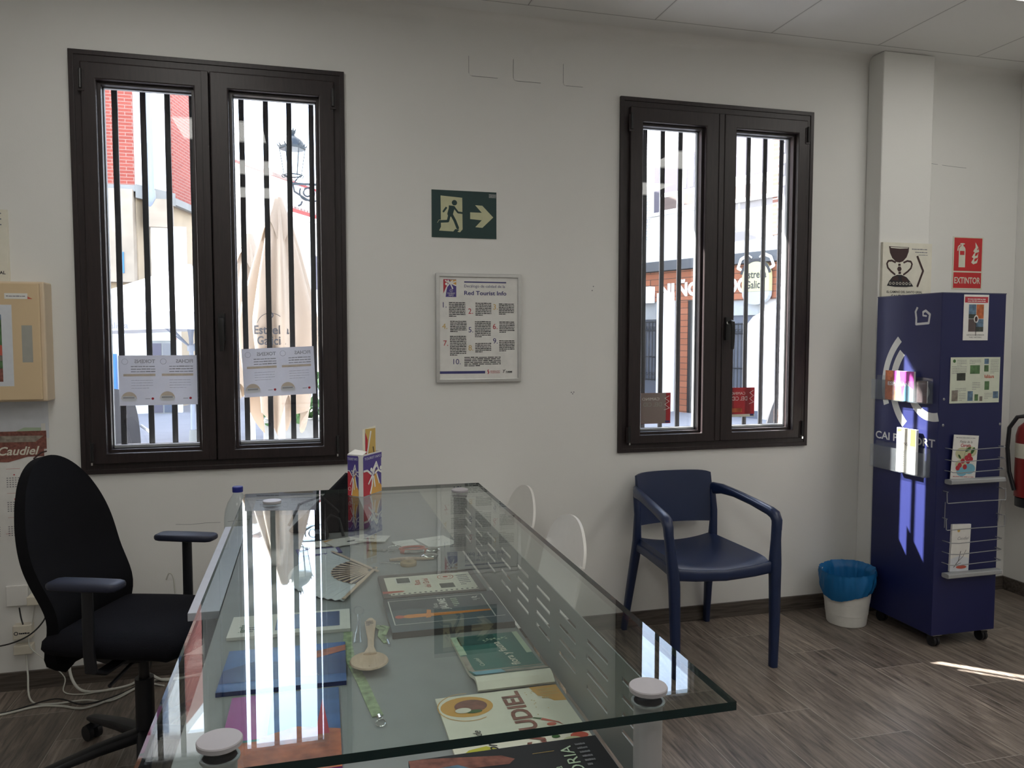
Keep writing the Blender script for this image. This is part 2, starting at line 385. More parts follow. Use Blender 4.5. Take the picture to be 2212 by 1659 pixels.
        for i in range(nu):
            for j in range(nv):
                a, b, c, d = i*W+j, (i+1)*W+j, (i+1)*W+j+1, i*W+j+1
                fs.append((a, b, c, d)); fs.append((N+a, N+d, N+c, N+b))
        ring = [i*W for i in range(nu+1)]+[nu*W+j for j in range(1, nv+1)]+[i*W+nv for i in range(nu-1, -1, -1)]+[j for j in range(nv-1, 0, -1)]
        for q in range(len(ring)):
            a, b = ring[q], ring[(q+1) % len(ring)]; fs.append((a, N+a, N+b, b))
        s.add(top+bot, fs, m)
    def prism(s, poly, o, u, v, nvec, th, m):
        """2D polygon in the plane o,u,v, extruded by th along nvec"""
        o, u, v, nv = Vector(o), Vector(u), Vector(v), Vector(nvec); k = len(poly)
        a = [tuple(o+u*x+v*y) for x, y in poly]; b = [tuple(o+u*x+v*y+nv*th) for x, y in poly]
        s.add(a+b, [tuple(range(k))[::-1], tuple(range(k, 2*k))]+[(i, (i+1) % k, k+(i+1) % k, k+i) for i in range(k)], m)
    def build(s, name, parent=None, smooth=False, ang=35, bevel=0., kind=None, label=None, cat=None, group=None, sub=0):
        me = bpy.data.meshes.new(name); me.from_pydata(s.v, [], s.f)
        names = []
        for q in s.m:
            if q not in names: names.append(q)
        for q in names: me.materials.append(MATS[q])
        me.polygons.foreach_set('material_index', [names.index(q) for q in s.m])
        bm = bmesh.new(); bm.from_mesh(me)
        if smooth: bmesh.ops.recalc_face_normals(bm, faces=bm.faces)
        bm.to_mesh(me); bm.free()
        if smooth:
            me.polygons.foreach_set('use_smooth', [True]*len(me.polygons)); me.set_sharp_from_angle(angle=R(ang))
        me.update()
        o = bpy.data.objects.new(name, me); C.objects.link(o)
        if parent is not None:
            o.parent = parent
            o.matrix_parent_inverse = Matrix.Translation(-Vector(parent['base'])) if 'base' in parent else Matrix()
        if bevel:
            bv = o.modifiers.new('bevel', 'BEVEL'); bv.width = bevel; bv.segments = 2; bv.limit_method = 'ANGLE'; bv.angle_limit = R(40); bv.harden_normals = False
        if sub:
            sb = o.modifiers.new('sub', 'SUBSURF'); sb.levels = sub; sb.render_levels = sub
        props(o, label, cat, group, kind); return o
def props(o, label=None, cat=None, group=None, kind=None):
    if label: o['label'] = label
    if cat: o['category'] = cat
    if group: o['group'] = group
    if kind: o['kind'] = kind
def thing(name, label, cat, loc, group=None, kind=None):
    """an Empty at the thing's base; its parts are modelled in world coordinates"""
    o = bpy.data.objects.new(name, None); C.objects.link(o); o.location = loc; o['base'] = list(loc); o.empty_display_size = .05
    props(o, label, cat, group, kind); return o
def dup(root, delta, label=None):
    r = root.copy(); C.objects.link(r); r.location = Vector(root.location)+Vector(delta)
    if label: r['label'] = label
    for ch in list(root.children):
        c = ch.copy(); C.objects.link(c); c.parent = r; c.matrix_parent_inverse = ch.matrix_parent_inverse.copy()
        for g in ch.children:
            d = g.copy(); C.objects.link(d); d.parent = c
    return r
class Art(MB):
    """flat print on a surface: origin o, unit vectors u (right) and v (up), n outwards"""
    def __init__(s, o, u, v, M=None):
        super().__init__(M); s.k = 0; s.o = Vector(o); s.u = Vector(u).normalized(); s.vv = Vector(v).normalized(); s.n = s.u.cross(s.vv)
    def at(s, x, y, l): return tuple(s.o+s.u*x+s.vv*y+s.n*(.0003*l))
    def poly(s, pts, m, l=1): s.k += 1; l += (s.k % 24)*.035; s.add([s.at(x, y, l) for x, y in pts], [tuple(range(len(pts)))], m)
    def rect(s, x0, y0, x1, y1, m, l=1): s.poly([(x0, y0), (x1, y0), (x1, y1), (x0, y1)], m, l)
    def slab(s, x0, y0, x1, y1, t, m):
        a = [s.o+s.u*x+s.vv*y for x, y in ((x0, y0), (x1, y0), (x1, y1), (x0, y1))]; b = [p-s.n*t for p in a]
        s.add([tuple(p) for p in a+b], [(0, 1, 2, 3), (7, 6, 5, 4), (0, 4, 5, 1), (1, 5, 6, 2), (2, 6, 7, 3), (3, 7, 4, 0)], m)
    def disc(s, cx, cy, r, m, l=1, ry=None, n=24, a0=0, a1=360, rot=0):
        ry = ry or r; pts = [(cx, cy)] if abs(a1-a0) < 360 else []
        k = n if not pts else n+1
        for i in range(k):
            a = R(a0+(a1-a0)*i/n); x, y = r*math.cos(a), ry*math.sin(a); c, q = math.cos(R(rot)), math.sin(R(rot)); pts.append((cx+x*c-y*q, cy+x*q+y*c))
        s.poly(pts, m, l)
    def arc(s, cx, cy, r0, r1, a0, a1, m, l=1, n=20):
        for i in range(n):
            p, q = R(a0+(a1-a0)*i/n), R(a0+(a1-a0)*(i+1)/n)
            s.poly([(cx+r0*math.cos(p), cy+r0*math.sin(p)), (cx+r1*math.cos(p), cy+r1*math.sin(p)), (cx+r1*math.cos(q), cy+r1*math.sin(q)), (cx+r0*math.cos(q), cy+r0*math.sin(q))], m, l)
    def stroke(s, pts, w, m, l=1):
        for (x0, y0), (x1, y1) in zip(pts, pts[1:]):
            d = math.hypot(x1-x0, y1-y0) or 1; nx, ny = -(y1-y0)/d*w/2, (x1-x0)/d*w/2
            s.poly([(x0-nx, y0-ny), (x1-nx, y1-ny), (x1+nx, y1+ny), (x0+nx, y0+ny)], m, l)
            s.disc(x1, y1, w/2, m, l, n=8)
    def text(s, t, x, y, size, m, l=2, align='l', bold=0., rot=0, width=None, flip=False, shear=0.):
        vs, fs, x0, x1 = text_geo(t, bold, shear)
        sx = size if width is None else width/max(1e-6, x1-x0)
        off = {'l': -x0, 'c': -(x0+x1)/2, 'r': -x1}[align]; c, q = math.cos(R(rot)), math.sin(R(rot))
        P = []
        for a, b in vs:
            a = (a+off)*sx*(-1 if flip else 1); b *= size; P.append(s.at(x+a*c-b*q, y+a*q+b*c, l))
        s.add(P, fs, m)
    def para(s, x0, y0, x1, n, lh, m, l=2, last=.5, seed=1, h=.45, rot=0):
        """lines of print too small to read: rows of word-long dashes; y0 = top"""
        r = random.Random(seed)
        for i in range(n):
            y = y0-lh*(i+1); xe = x1 if i < n-1 else x0+(x1-x0)*last; x = x0
            while x < xe-1e-6:
                wl = min(xe-x, (x1-x0)*r.uniform(.08, .24)); hh = lh*h*r.uniform(.8, 1.1)
                s.rect(x, y, x+wl, y+hh, m, l); x += wl+(x1-x0)*.02

# ------------------------------------------------------------------ room shell
W1 = (-.9106, .1662); W2 = (1.4727, 2.5355); WZ = (.8885, 2.6068)
XL, XR, YR, ZC = -2.7, 3.88, -6.2, 2.92
TW = .28
def wall_boxes(mb, y0, y1, m, grow=0.):
    a0, a1 = W1[0]-grow, W1[1]+grow; b0, b1 = W2[0]-grow, W2[1]+grow; z0, z1 = WZ[0]-grow, WZ[1]+grow
    H = 4.2 if y0 > .01 else ZC+.2
    mb.box((XL-.3, y0, -.1), (XR+.3, y1, z0), m); mb.box((XL-.3, y0, z1), (XR+.3, y1, H), m)
    mb.box((XL-.3, y0, z0), (a0, y1, z1), m); mb.box((a1, y0, z0), (b0, y1, z1), m); mb.box((b1, y0, z0), (XR+.3, y1, z1), m)
mb = MB(); wall_boxes(mb, 0, .09, 'plaster'); 
mb.build('wall_back', kind='structure')
mb = MB(); wall_boxes(mb, .0905, TW, 'brick_white'); mb.build('wall_exterior', kind='structure')
mb = MB(); mb.box((XR, YR-.2, -.1), (XR+.3, -.001, ZC+.2), 'plaster'); mb.build('wall_right', kind='structure')
mb = MB(); mb.box((XL-.3, YR-.2, -.1), (XL, -.001, ZC+.2), 'plaster'); mb.build('wall_left', kind='structure')
mb = MB(); mb.box((XL, YR-.2, -.1), (XR, YR, ZC+.2), 'plaster'); mb.build('wall_rear', kind='structure')
mb = MB(); mb.box((2.872, -.113, 0), (3.187, -.001, ZC-.001), 'plaster'); mb.build('wall_pillar', kind='structure', bevel=.006)
mb = MB(); mb.box((XL, YR, -.1), (XR, -.0005, 0), 'floor'); mb.build('floor', kind='structure')
MATS['ceiling'] = ceiling_mat()
mb = MB(); mb.box((XL, YR, ZC), (XR, -.0005, ZC+.15), 'ceiling'); mb.build('ceiling', kind='structure')
# coved joint between wall and ceiling
mb = MB(); cr = .05
pts = [(cr*(1-math.sin(a)), cr*(1-math.cos(a))) for a in [math.pi/2*i/8 for i in range(9)]]
poly = [(0, 0)]+[(-x, -y) for x, y in pts]
mb.prism(poly, (XL, 0, ZC), (0, 1, 0), (0, 0, 1), (1, 0, 0), 2.872-XL, 'plaster')
mb.prism(poly, (3.187, 0, ZC), (0, 1, 0), (0, 0, 1), (1, 0, 0), XR-3.187, 'plaster')
mb.build('trim_1', smooth=True, kind='structure', ang=50)
def skirt(name, a, b): mb = MB(); mb.box(a, b, 'skirting'); mb.build(name, kind='structure', bevel=.002)
skirt('baseboard_back', (XL, -.012, 0), (2.872, 0, .076)); skirt('baseboard_pillar', (2.860, -.125, 0), (3.199, 0, .076))
skirt('baseboard_nook', (3.199, -.012, 0), (XR-.012, 0, .076)); skirt('baseboard_right', (XR-.012, YR, 0), (XR, 0, .076)); skirt('baseboard_left', (XL, YR, 0), (XL+.012, -.012, .076))
# hairline plaster cracks and small dents
a = Art((0, 0, 0), (1, 0, 0), (0, 0, 1))
a.stroke([(3.195, 2.398), (3.27, 2.397), (3.33, 2.394)], .0018, 'ink_soft'); a.stroke([(3.36, 2.392), (3.43, 2.388), (3.52, 2.385)], .0018, 'ink_soft')
a.stroke([(-.56, .652), (-.50, .648), (-.44, .651), (-.38, .650)], .0015, 'ink_soft'); a.stroke([(-.35, .651), (-.29, .655), (-.22, .656)], .0015, 'ink_soft')
for x, z in ((.266, .998), (1.334, 1.68), (1.34, 1.70), (1.230, 1.188), (1.237, 1.181), (1.243, 1.189), (.27, 1.0)): a.disc(x, z, .003, 'ink_soft', n=8)
a.build('trim_2', kind='structure')
# three filled and painted-over junction boxes high on the wall
for i, (x0, x1, z0, z1) in enumerate(((.730, .876, 2.647, 2.745), (.940, 1.083, 2.642, 2.748), (1.183, 1.292, 2.640, 2.748))):
    mb = MB(); r = .012; poly = []
    for cx, cz, s0 in ((x1-r, z1-r, 0), (x0+r, z1-r, 90), (x0+r, z0+r, 180), (x1-r, z0+r, 270)):
        for k in range(5): aa = R(s0+k*22.5); poly.append((cx+r*math.cos(aa), cz+r*math.sin(aa)))
    mb.prism(poly, (0, 0, 0), (1, 0, 0), (0, 0, 1), (0, -1, 0), .0022, 'plaster')
    ar = Art((0, 0, 0), (1, 0, 0), (0, 0, 1)); ar.stroke([(x0-.001, z1-.01), (x0-.001, z0+.012), (x0+.006, z0+.002), (x0+.015, z0-.001), (x1-.012, z0-.001)], .0016, 'ink_soft', 2)
    mb.v += []; b = len(mb.v); mb.v += ar.v; mb.f += [tuple(b+q for q in f) for f in ar.f]; mb.m += ar.m
    mb.build('blanking_plate', label='%s of the three painted-over blank cover plates in a row under the ceiling' % ('leftmost', 'middle', 'rightmost')[i], cat='cover plate', group='blank cover plates high on the white wall')

# ------------------------------------------------------------------ windows
def frame_ring(mb, x0, x1, z0, z1, wl, wr, wb, wt, ya, yb, m):
    o = [(x0, z0), (x1, z0), (x1, z1), (x0, z1)]; n = [(x0+wl, z0+wb), (x1-wr, z0+wb), (x1-wr, z1-wt), (x0+wl, z1-wt)]
    v = [(x, ya, z) for x, z in o+n]+[(x, yb, z) for x, z in o+n]; f = []
    for k in range(4):
        q = (k+1) % 4; f += [(k, q, 4+q, 4+k), (8+k, 12+k, 12+q, 8+q), (k, 8+k, 8+q, q), (4+k, 4+q, 12+q, 12+k)]
    mb.add(v, f, m)
def make_window(idx, X, glasses, mull):
    root = thing('window_%d' % idx, None, None, ((X[0]+X[1])/2, 0, WZ[0]), kind='structure')
    mb = MB(); frame_ring(mb, X[0], X[1], WZ[0], WZ[1], .062, .062, .05, .055, -.012, .085, 'frame'); mb.build('window_frame', root, bevel=.004)
    # thin cover strip all round, slightly uneven like the caulked original
    mb = MB(); frame_ring(mb, X[0]-.004, X[1]+.004, WZ[0]-.004, WZ[1]+.004, .02, .02, .02, .02, -.016, -.001, 'frame'); mb.build('cover_strip', root, bevel=.002)
    zz0, zz1 = WZ[0]+.040, WZ[1]-.045
    for k, (g0, g1) in enumerate(glasses):
        s0 = X[0]+.042 if k == 0 else mull+.0015; s1 = mull-.0015 if k == 0 else X[1]-.042
        mb = MB()
        frame_ring(mb, s0, s1, zz0, zz1, g0-s0-.012, s1-g1-.012, .972-zz0, zz1-2.492, -.032, .07, 'frame')
        sash = mb.build('sash', root, bevel=.005)
        mb = MB(); b0, b1 = g0-.012, g1+.012; c0, c1 = .972, 2.492
        t = .012
        for (p, q) in (((b0, c0), (b0+t, c1)), ((b1-t, c0), (b1, c1))): mb.box((p[0], -.006, p[1]), (q[0], .058, q[1]), 'frame')
        mb.box((b0+t, -.006, c0), (b1-t, .058, c0+t), 'frame'); mb.box((b0+t, -.006, c1-t), (b1-t, .058, c1), 'frame')
        mb.build('glazing_bead', sash)
        mb = MB(); frame_ring(mb, g0-.001, g1+.001, .983, 2.481, .004, .004, .004, .004, .026, .030, 'gasket'); frame_ring(mb, g0, g1, .984, 2.480, .003, .005, .013, .003, .034, .052, 'grey_paint'); mb.build('seal', sash)  # grey spacer is widened at the bottom to imitate glare on the bead
        mb = MB(); mb.quad((g0, .031, .984), (g1, .031, .984), (g1, .031, 2.480), (g0, .031, 2.480), 'window_glass'); mb.quad((g0, .053, .984), (g1, .053, .984), (g1, .053, 2.480), (g0, .053, 2.480), 'window_glass'); mb.build('pane', sash)
    mb = MB(); mb.box((mull-.030, -.036, zz0+.004), (mull-.003, -.0325, zz1-.004), 'frame') ; mb.build('meeting_strip', root, bevel=.001)
    hx = mull+.03
    mb = MB(); mb.box((hx-.014, -.046, 1.44), (hx+.014, -.032, 1.555), 'black_metal'); mb.cyl((hx, -.046, 1.53), (hx, -.075, 1.53), .008, 'black_metal', n=12)
    mb.sweep([(hx, -.07, 1.535), (hx+.002, -.082, 1.53), (hx+.003, -.086, 1.50), (hx+.004, -.084, 1.45), (hx+.004, -.080, 1.395)], [(.009, .007), (.011, .007), (.010, .006), (.010, .005), (.008, .004)], (1, 0, 0), 'black_metal')
    mb.cyl((hx-.004, -.047, 1.527), (hx-.004, -.05, 1.527), .0075, 'white_plastic', n=12)
    mb.build('handle', root, smooth=True)
    for x in (X[0]+.045, X[1]-.045):
        for z in (WZ[0]+.085, WZ[1]-.125):
            mb = MB(); mb.cyl((x, -.040, z-.03), (x, -.040, z+.045), .0065, 'black_metal', n=10); mb.box((x-.012, -.036, z-.04), (x+.012, -.030, z+.04), 'frame')
            if z < 1.5: mb.box((x-.004, -.046, z-.047), (x+.003, -.040, z-.036), 'chrome')
            mb.build('hinge', root)
    return root
win1 = make_window(1, W1, ((-.799, -.455), (-.295, .050)), -.383)
win2 = make_window(2, W2, ((1.590, 1.905), (2.098, 2.427)), 2.017)
# outside stone sills
for i, X in enumerate((W1, W2)):
    mb = MB(); mb.box((X[0], .092, WZ[0]+.001), (X[1], .34, .955), 'terrazzo'); mb.build('trim_%d' % (3+i), kind='structure', bevel=.004)
# iron bars
def bars(label, xs, y):
    g = thing('window_grille', label, 'window grille', ((xs[0]+xs[-1])/2, y, .956))
    for x in xs:
        mb = MB(); k = 10
        zs = [.956+(2.6-.956)*i/k for i in range(k+1)]
        mb.sweep([(x+rnd.uniform(-.0008, .0008), y, z) for z in zs], [(.0120, .0055)]*(k+1), (1, 0, 0), 'iron', n=8, e=6)
        mb.build('bar', g, smooth=True, ang=40)
    mb = MB(); mb.box((xs[0]-.03, y-.006, .975), (xs[-1]+.03, y+.006, .981), 'iron'); mb.build('rail', g)
    return g
bars('black iron bar grille outside the left window beside the black office chair', [-.893, -.793, -.680, -.582, -.481, -.378, -.274, -.170, -.069, .030, .13], .2)
g2 = bars('black iron bar grille outside the right window above the blue armchair', [1.494, 1.594, 1.694, 1.794, 1.894, 2.020, 2.294, 2.394, 2.494], .2)
mb = MB(); mb.box((2.116, .196, .956), (2.212, .204, 2.6), 'iron'); mb.build('sun_blocker_plate', g2)  # unseen plate added behind the mullion to keep sun off part of the stand
# two unseen slabs added above the windows to block and shape the sun
mb = MB(); mb.box((-6, TW, 3.2), (-.65, 1.75, 3.38), 'stucco'); mb.build('sun_blocker_deep', kind='structure')
mb = MB(); mb.box((-.649, TW, 3.2), (6, .95, 3.34), 'stucco'); mb.build('sun_blocker_shallow', kind='structure')

# ------------------------------------------------------------------ ceiling lamps
first = None
for j, y in enumerate((-1.06, -2.26, -3.46, -4.66)):  # last row is added out of view to even out the room light
    for i, x in enumerate((-.565, 3.095, 1.265)):  # third (middle) column: extra unseen lamps added for more uniform light
        if i == 2 and j == 0: continue
        if first is None:
            t = thing('ceiling_light', '', 'ceiling lamp', (x, y, ZC-.012), 'square panel lamps in the tiled ceiling')
            mb = MB(); frame_ring(mb, 0, .595, 0, .595, .012, .012, .012, .012, 0, .011, 'white_plastic')
            mb.v = [(x-.2975+p[0], y-.2975+p[2], ZC-.0005-p[1]) for p in mb.v]; mb.build('frame', t)
            mb = MB(); mb.box((x-.285, y-.285, ZC-.008), (x+.285, y+.285, ZC-.001), 'led'); mb.build('diffuser', t)
            first = t; t['label'] = 'square panel lamp in the ceiling reflected at the top of the left window'
        else:
            nm = {(0, 1): 'bright square panel lamp at the top right corner, over the blue brochure stand'}.get((j, i), ['square panel lamp of the column above the desk, further back in the ceiling', 'square panel lamp of the right hand column, further back in the ceiling', 'added unseen panel lamp of the middle column, further back in the ceiling'][i])
            dup(first, (x+.565, y+1.06, 0), nm)

# ------------------------------------------------------------------ reception desk with glass top
desk = thing('reception_desk', 'grey reception desk with raised glass top holding brochures and souvenirs', 'desk', (.12, -1.9, 0))
GX0, GX1, GY0, GY1, GZ = -.165, .4574, -2.7824, -1.4284, 1.0446
mb = MB(); mb.box((-.182, -2.88, .862), (.386, -.735, .89), 'desk_grey'); mb.build('desktop', desk, bevel=.002)
mb = MB()
mb.add([(GX0, GY0, GZ-.01), (GX1, GY0, GZ-.01), (GX1, GY1, GZ-.01), (GX0, GY1, GZ-.01), (GX0, GY0, GZ), (GX1, GY0, GZ), (GX1, GY1, GZ), (GX0, GY1, GZ)], [(0, 3, 2, 1), (4, 5, 6, 7)], 'table_glass')
mb.add([(GX0, GY0, GZ-.01), (GX1, GY0, GZ-.01), (GX1, GY1, GZ-.01), (GX0, GY1, GZ-.01), (GX0, GY0, GZ), (GX1, GY0, GZ), (GX1, GY1, GZ), (GX0, GY1, GZ)], [(0, 1, 5, 4), (1, 2, 6, 5), (2, 3, 7, 6), (3, 0, 4, 7)], 'glass_edge')
mb.build('glass_top', desk)
for (x, y) in ((.372, -2.735), (-.091, -2.735), (-.091, -1.565), (.382, -1.545)):
    mb = MB(); mb.cyl((x, y, 0), (x, y, .861), .0165, 'post_grey', n=24); mb.cyl((x, y, .8905), (x, y, GZ-.0102), .0165, 'post_grey', n=24); mb.cyl((x, y, GZ-.0125), (x, y, GZ-.0102), .0195, 'post_grey', n=24)
    p = mb.build('post', desk, smooth=True)
    mb = MB(); mb.lathe([(.0195, 0), (.0218, .0016), (.0222, .0060), (.0214, .0072)], 'cap_grey', (x, y, GZ+.0002), 36); mb.build('cap', p, smooth=True, ang=30)
for (x, y) in ((-.12, -.85), (.32, -.85)):
    mb = MB(); mb.cyl((x, y, 0), (x, y, .861), .02, 'post_grey', n=20); mb.build('leg', desk, smooth=True)
# slotted sheet hung between the right hand posts
cols = []; y = -2.70; ys = [-2.715]
while y < -1.57: ys += [y, y+.082]; y += .131
ys = [v for v in ys if v < -1.565]+[-1.563]
zs = [.891]
for zc in (.938, .961, .984, 1.007): zs += [zc-.0032, zc+.0032]
zs += [1.033]
mb = MB(); nz = len(zs)
vs = [(.3895, yy, zz) for yy in ys for zz in zs]; fs = []
for i in range(len(ys)-1):
    for j in range(nz-1):
        slot = (i % 2 == 1) and (j % 2 == 1) and j < nz-1 and i < len(ys)-2
        if not slot: fs.append((i*nz+j, (i+1)*nz+j, (i+1)*nz+j+1, i*nz+j+1))
mb.add(vs, fs, 'panel_grey'); pn = mb.build('slotted_panel', desk); sm = pn.modifiers.new('solid', 'SOLIDIFY'); sm.thickness = .0018; sm.offset = 1
for (x, y) in ((.375, -2.07), (.372, -1.499)):
    mb = MB(); mb.lathe([(.006, 0), (.0055, .002), (.003, .0035)], 'chrome', (x, y, .8903), 14); mb.build('bolt', desk, smooth=True)
mb = MB(); mb.box((-.246, -1.868, .872), (-.184, -1.12, .889), 'desk_white'); mb.build('side_shelf', desk, bevel=.001)
# drawer unit under the shelf, carries the bottle
du = thing('drawer_unit', 'small white drawer unit beside the desk carrying the plastic water bottle', 'drawer unit', (-.255, -.9, 0))
mb = MB(); mb.box((-.318, -1.10, .02), (-.186, -.72, .66), 'desk_white'); mb.build('body', du, bevel=.002)
for k in range(3):
    mb = MB(); mb.box((-.318, -1.108, .04+k*.205), (-.193, -1.1005, .235+k*.205), 'desk_white'); d = mb.build('drawer', du, bevel=.002)
    mb = MB(); mb.box((-.28, -1.122, .2+k*.205), (-.23, -1.1085, .206+k*.205), 'alu'); mb.build('handle', d)
bt = thing('water_bottle', 'clear plastic water bottle with a blue cap behind the left edge of the glass top', 'bottle', (-.226, -.92, .66))
prof = [(.028, 0), (.042, .004), (.044, .03), (.0425, .05), (.044, .07), (.0425, .09), (.044, .11), (.043, .15), (.044, .19), (.0435, .212), (.040, .238), (.031, .262), (.020, .280), (.0145, .289), (.0140, .30)]
mb = MB(); mb.lathe(prof, 'bottle_pet', (-.226, -.92, .6605), 32, cap=False); mb.lathe([(0.0005, 0), (.028, 0)], 'bottle_pet', (-.226, -.92, .6605), 32, cap=False); mb.build('bottle_body', bt, smooth=True, ang=80)
mb = MB(); mb.lathe([(.0165, 0), (.0168, .015), (.015, .0175)], 'cap_blue', (-.226, -.92, .955), 24); mb.build('cap', bt, smooth=True)

# ------------------------------------------------------------------ things on the desktop
DZ = .8903
def flat(name, c, ang, w, h, t, body, label, cat, z=DZ, group=None):
    """a flat thing lying on the desk: its print is read along local u,v; returns Art with origin at its lower left corner"""
    u = Vector((math.cos(R(ang)), math.sin(R(ang)), 0)); v = Vector((-u.y, u.x, 0)); o = Vector((c[0], c[1], z+t))-u*w/2-v*h/2
    root = thing(name, label, cat, (c[0], c[1], z), group)
    a = Art(o, u, v); a.slab(0, 0, w, h, t, body); a.root = root; a.w = w; a.h = h
    return a
# 1 spiral notebook 'Ruta del Grial'
a = flat('spiral_notebook', (.259, -1.832), 0, .222, .160, .010, 'cover_brown', 'cream and brown spiral notebook titled Ruta del Grial, behind the orchid-blue Jaume I booklet', 'notebook')
a.root['label'] = 'spiral notebook with cream cover reading Ruta del Grial under the glass top'
a.rect(.012, .022, .208, .138, 'ivory', 1); a.rect(.016, .012, .208, .022, 'ivory', 1)
for k in range(17): a.disc(.022+k*.0115, .018, .0030, 'ink', 2, n=10)
a.rect(0, .026, .020, .040, 'coral', 2); a.poly([(.0, .026), (.042, .028), (.048, .033), (.042, .038), (0, .040)], 'coral', 3)
a.rect(.035, .085, .070, .128, 'paper', 2); a.rect(.038, .090, .067, .125, 'photo_dark', 3)
a.rect(.128, .034, .160, .066, 'photo_dark', 3); a.arc(.150, .112, .017, .019, 0, 360, 'coral', 2); a.arc(.150, .112, .011, .012, 0, 360, 'coral', 2); a.disc(.150, .112, .006, 'coral', 3)
a.text('Ruta', .088, .070, .019, 'coral', 3, bold=.01, rot=90); a.text('del Grial', .108, .046, .019, 'coral', 3, bold=.01, rot=90); a.para(.175, .125, .200, 6, .013, 'ink_soft', 3, seed=4)
a.build('cover', a.root)
# 2 'Jaume I' booklet
a = flat('booklet', (.262, -2.020), 0, .236, .190, .012, 'cover_brown', 'dark slate booklet reading Ruta Jaume I with an orange sword and white outline', 'booklet')
a.rect(0, 0, .236, .190, 'slate_dark', 1); a.poly([(0, 0), (.236, 0), (.236, .09), (.17, .11), (.11, .10), (.05, .12), (0, .11)], 'slate', 2)
b = .002
for (x0, y0, x1, y1) in ((.010, .034, .226, .036), (.010, .170, .205, .172), (.008, .034, .010, .172), (.205, .034, .2075, .172)): a.rect(x0, y0, x1, y1, 'paper', 4)
a.poly([(.018, .076), (.040, .086), (.205, .078), (.205, .070), (.040, .066)], 'orange', 3); a.poly([(.072, .060), (.080, .105), (.088, .102), (.082, .062)], 'orange', 3); a.disc(.022, .076, .009, 'coral', 4)
a.text('Ruta', .105, .112, .014, 'paper', 4, rot=90); a.text('JAUME I', .125, .096, .022, 'paper', 4, bold=.03, rot=90); a.para(.137, .165, .150, 5, .011, 'sage', 4, seed=8)
a.poly([(.180, .150), (.186, .160), (.192, .150), (.196, .162), (.190, .156)], 'paper', 4); a.para(.182, .148, .198, 2, .006, 'paper', 4)
a.build('cover', a.root)
# 3 'Flora y fauna' magazine with lifted near end
mg = thing('magazine', 'teal magazine reading flora y fauna with its lower end bent upwards', 'magazine', (.31, -2.265, DZ))
def mg_fn(u, v):   # u across x, v along y from near (0) to far (1)
    y = -2.376+.220*v; z = DZ+.0045+.0125*math.exp(-((v-.08)/.16)**2)-(.008*max(0, .06-v)/.06); return Vector((.246+.126*u+.004*(1-v), y, z))
mb = MB(); mb.shell(mg_fn, 6, 22, .006, 'ivory'); 
def mg_patch(u0, v0, u1, v1, m, l):
    n = 10; q = []
    for i in range(n+1):
        for uu in (u0, u1): p = mg_fn(uu, v0+(v1-v0)*i/n); q.append((p.x, p.y, p.z+.0034+.0003*l))
    mb.add(q, [(2*i, 2*i+1, 2*i+3, 2*i+2) for i in range(n)], m)
mg_patch(.0, .12, 1, 1, 'teal', 1); mg_patch(0, .62, .10, 1, 'sage', 2); mg_patch(.92, .55, 1, 1, 'sage', 2); mg_patch(.08, .80, .62, .985, 'teal_dark', 2)
mg_patch(.03, .13, 1, .30, 'stone_print', 2); mg_patch(.03, .13, .42, .27, 'sky_print', 3); mg_patch(0, .30, .08, .60, 'stone_print', 2)
a = Art((.246, -2.376, DZ+.0085), (1, 0, 0), (0, 1, 0))
a.text('flora y fauna', .095, .076, .021, 'ivory', 3, bold=.015, rot=98); a.text('Caudiel', .035, .085, .011, 'ivory', 3, rot=100, shear=.3)
a.stroke([(.055, .182), (.07, .196), (.085, .187), (.1, .20)], .001, 'sage', 3)
for k in range(7): a.disc(.056+k*.007, .190+.005*(k % 2), .0025, 'sage', 3, n=6)
for ar in (a,):
    b = len(mb.v); mb.v += ar.v; mb.f += [tuple(b+q for q in f) for f in ar.f]; mb.m += ar.m
mb.build('cover', mg)
# 4 'Sabores de Caudiel' cookery booklet
a = flat('cookbook', (.279, -2.485), 0, .195, .210, .0045, 'ivory', 'cream cookery booklet with food pictures reading Sabores de Caudiel', 'book')
a.disc(.042, .172, .040, 'ochre', 1, ry=.032); a.arc(.042, .172, .043, .0445, 80, 300, 'ochre', 1); a.disc(.048, .172, .025, 'meat', 2, ry=.020); a.disc(.034, .160, .012, 'ivory', 3, ry=.008); a.disc(.05, .154, .012, 'leaf', 3, ry=.005)
a.text('CAUDIEL', .128, .018, .040, 'meat', 3, bold=.03, rot=90, width=.185)
a.poly([(.150, .21), (.195, .21), (.195, .155), (.176, .158), (.168, .172), (.156, .18)], 'ochre', 1); a.para(.16, .205, .19, 4, .009, 'gold', 3)
a.poly([(0, .0), (.075, 0), (.07, .035), (.045, .055), (.02, .05), (0, .03)], 'lime', 1); a.text('Sabores', .060, .004, .024, 'ink', 3, rot=90, shear=.4); a.text('de', .046, .082, .017, 'ink', 3, rot=90, shear=.4)
for x, y, r_, m_ in ((.165, .07, .010, 'orange'), (.15, .09, .007, 'coral'), (.178, .05, .013, 'coral'), (.165, .04, .014, 'glow_cream'), (.185, .075, .012, 'glow_cream'), (.145, .055, .006, 'leaf'), (.152, .03, .008, 'pale_green')): a.disc(x, y, r_, m_, 2, ry=r_*.7)
a.poly([(.138, .105), (.160, .092), (.166, .084), (.162, .094), (.142, .110)], 'coral', 2); a.poly([(.128, .112), (.138, .107), (.142, .110), (.130, .115)], 'leaf', 2)
for k in range(14): a.disc(.135+rnd.uniform(0, .03), .12+rnd.uniform(0, .08), .0012, 'gold', 2, n=6)
a.build('cover', a.root)
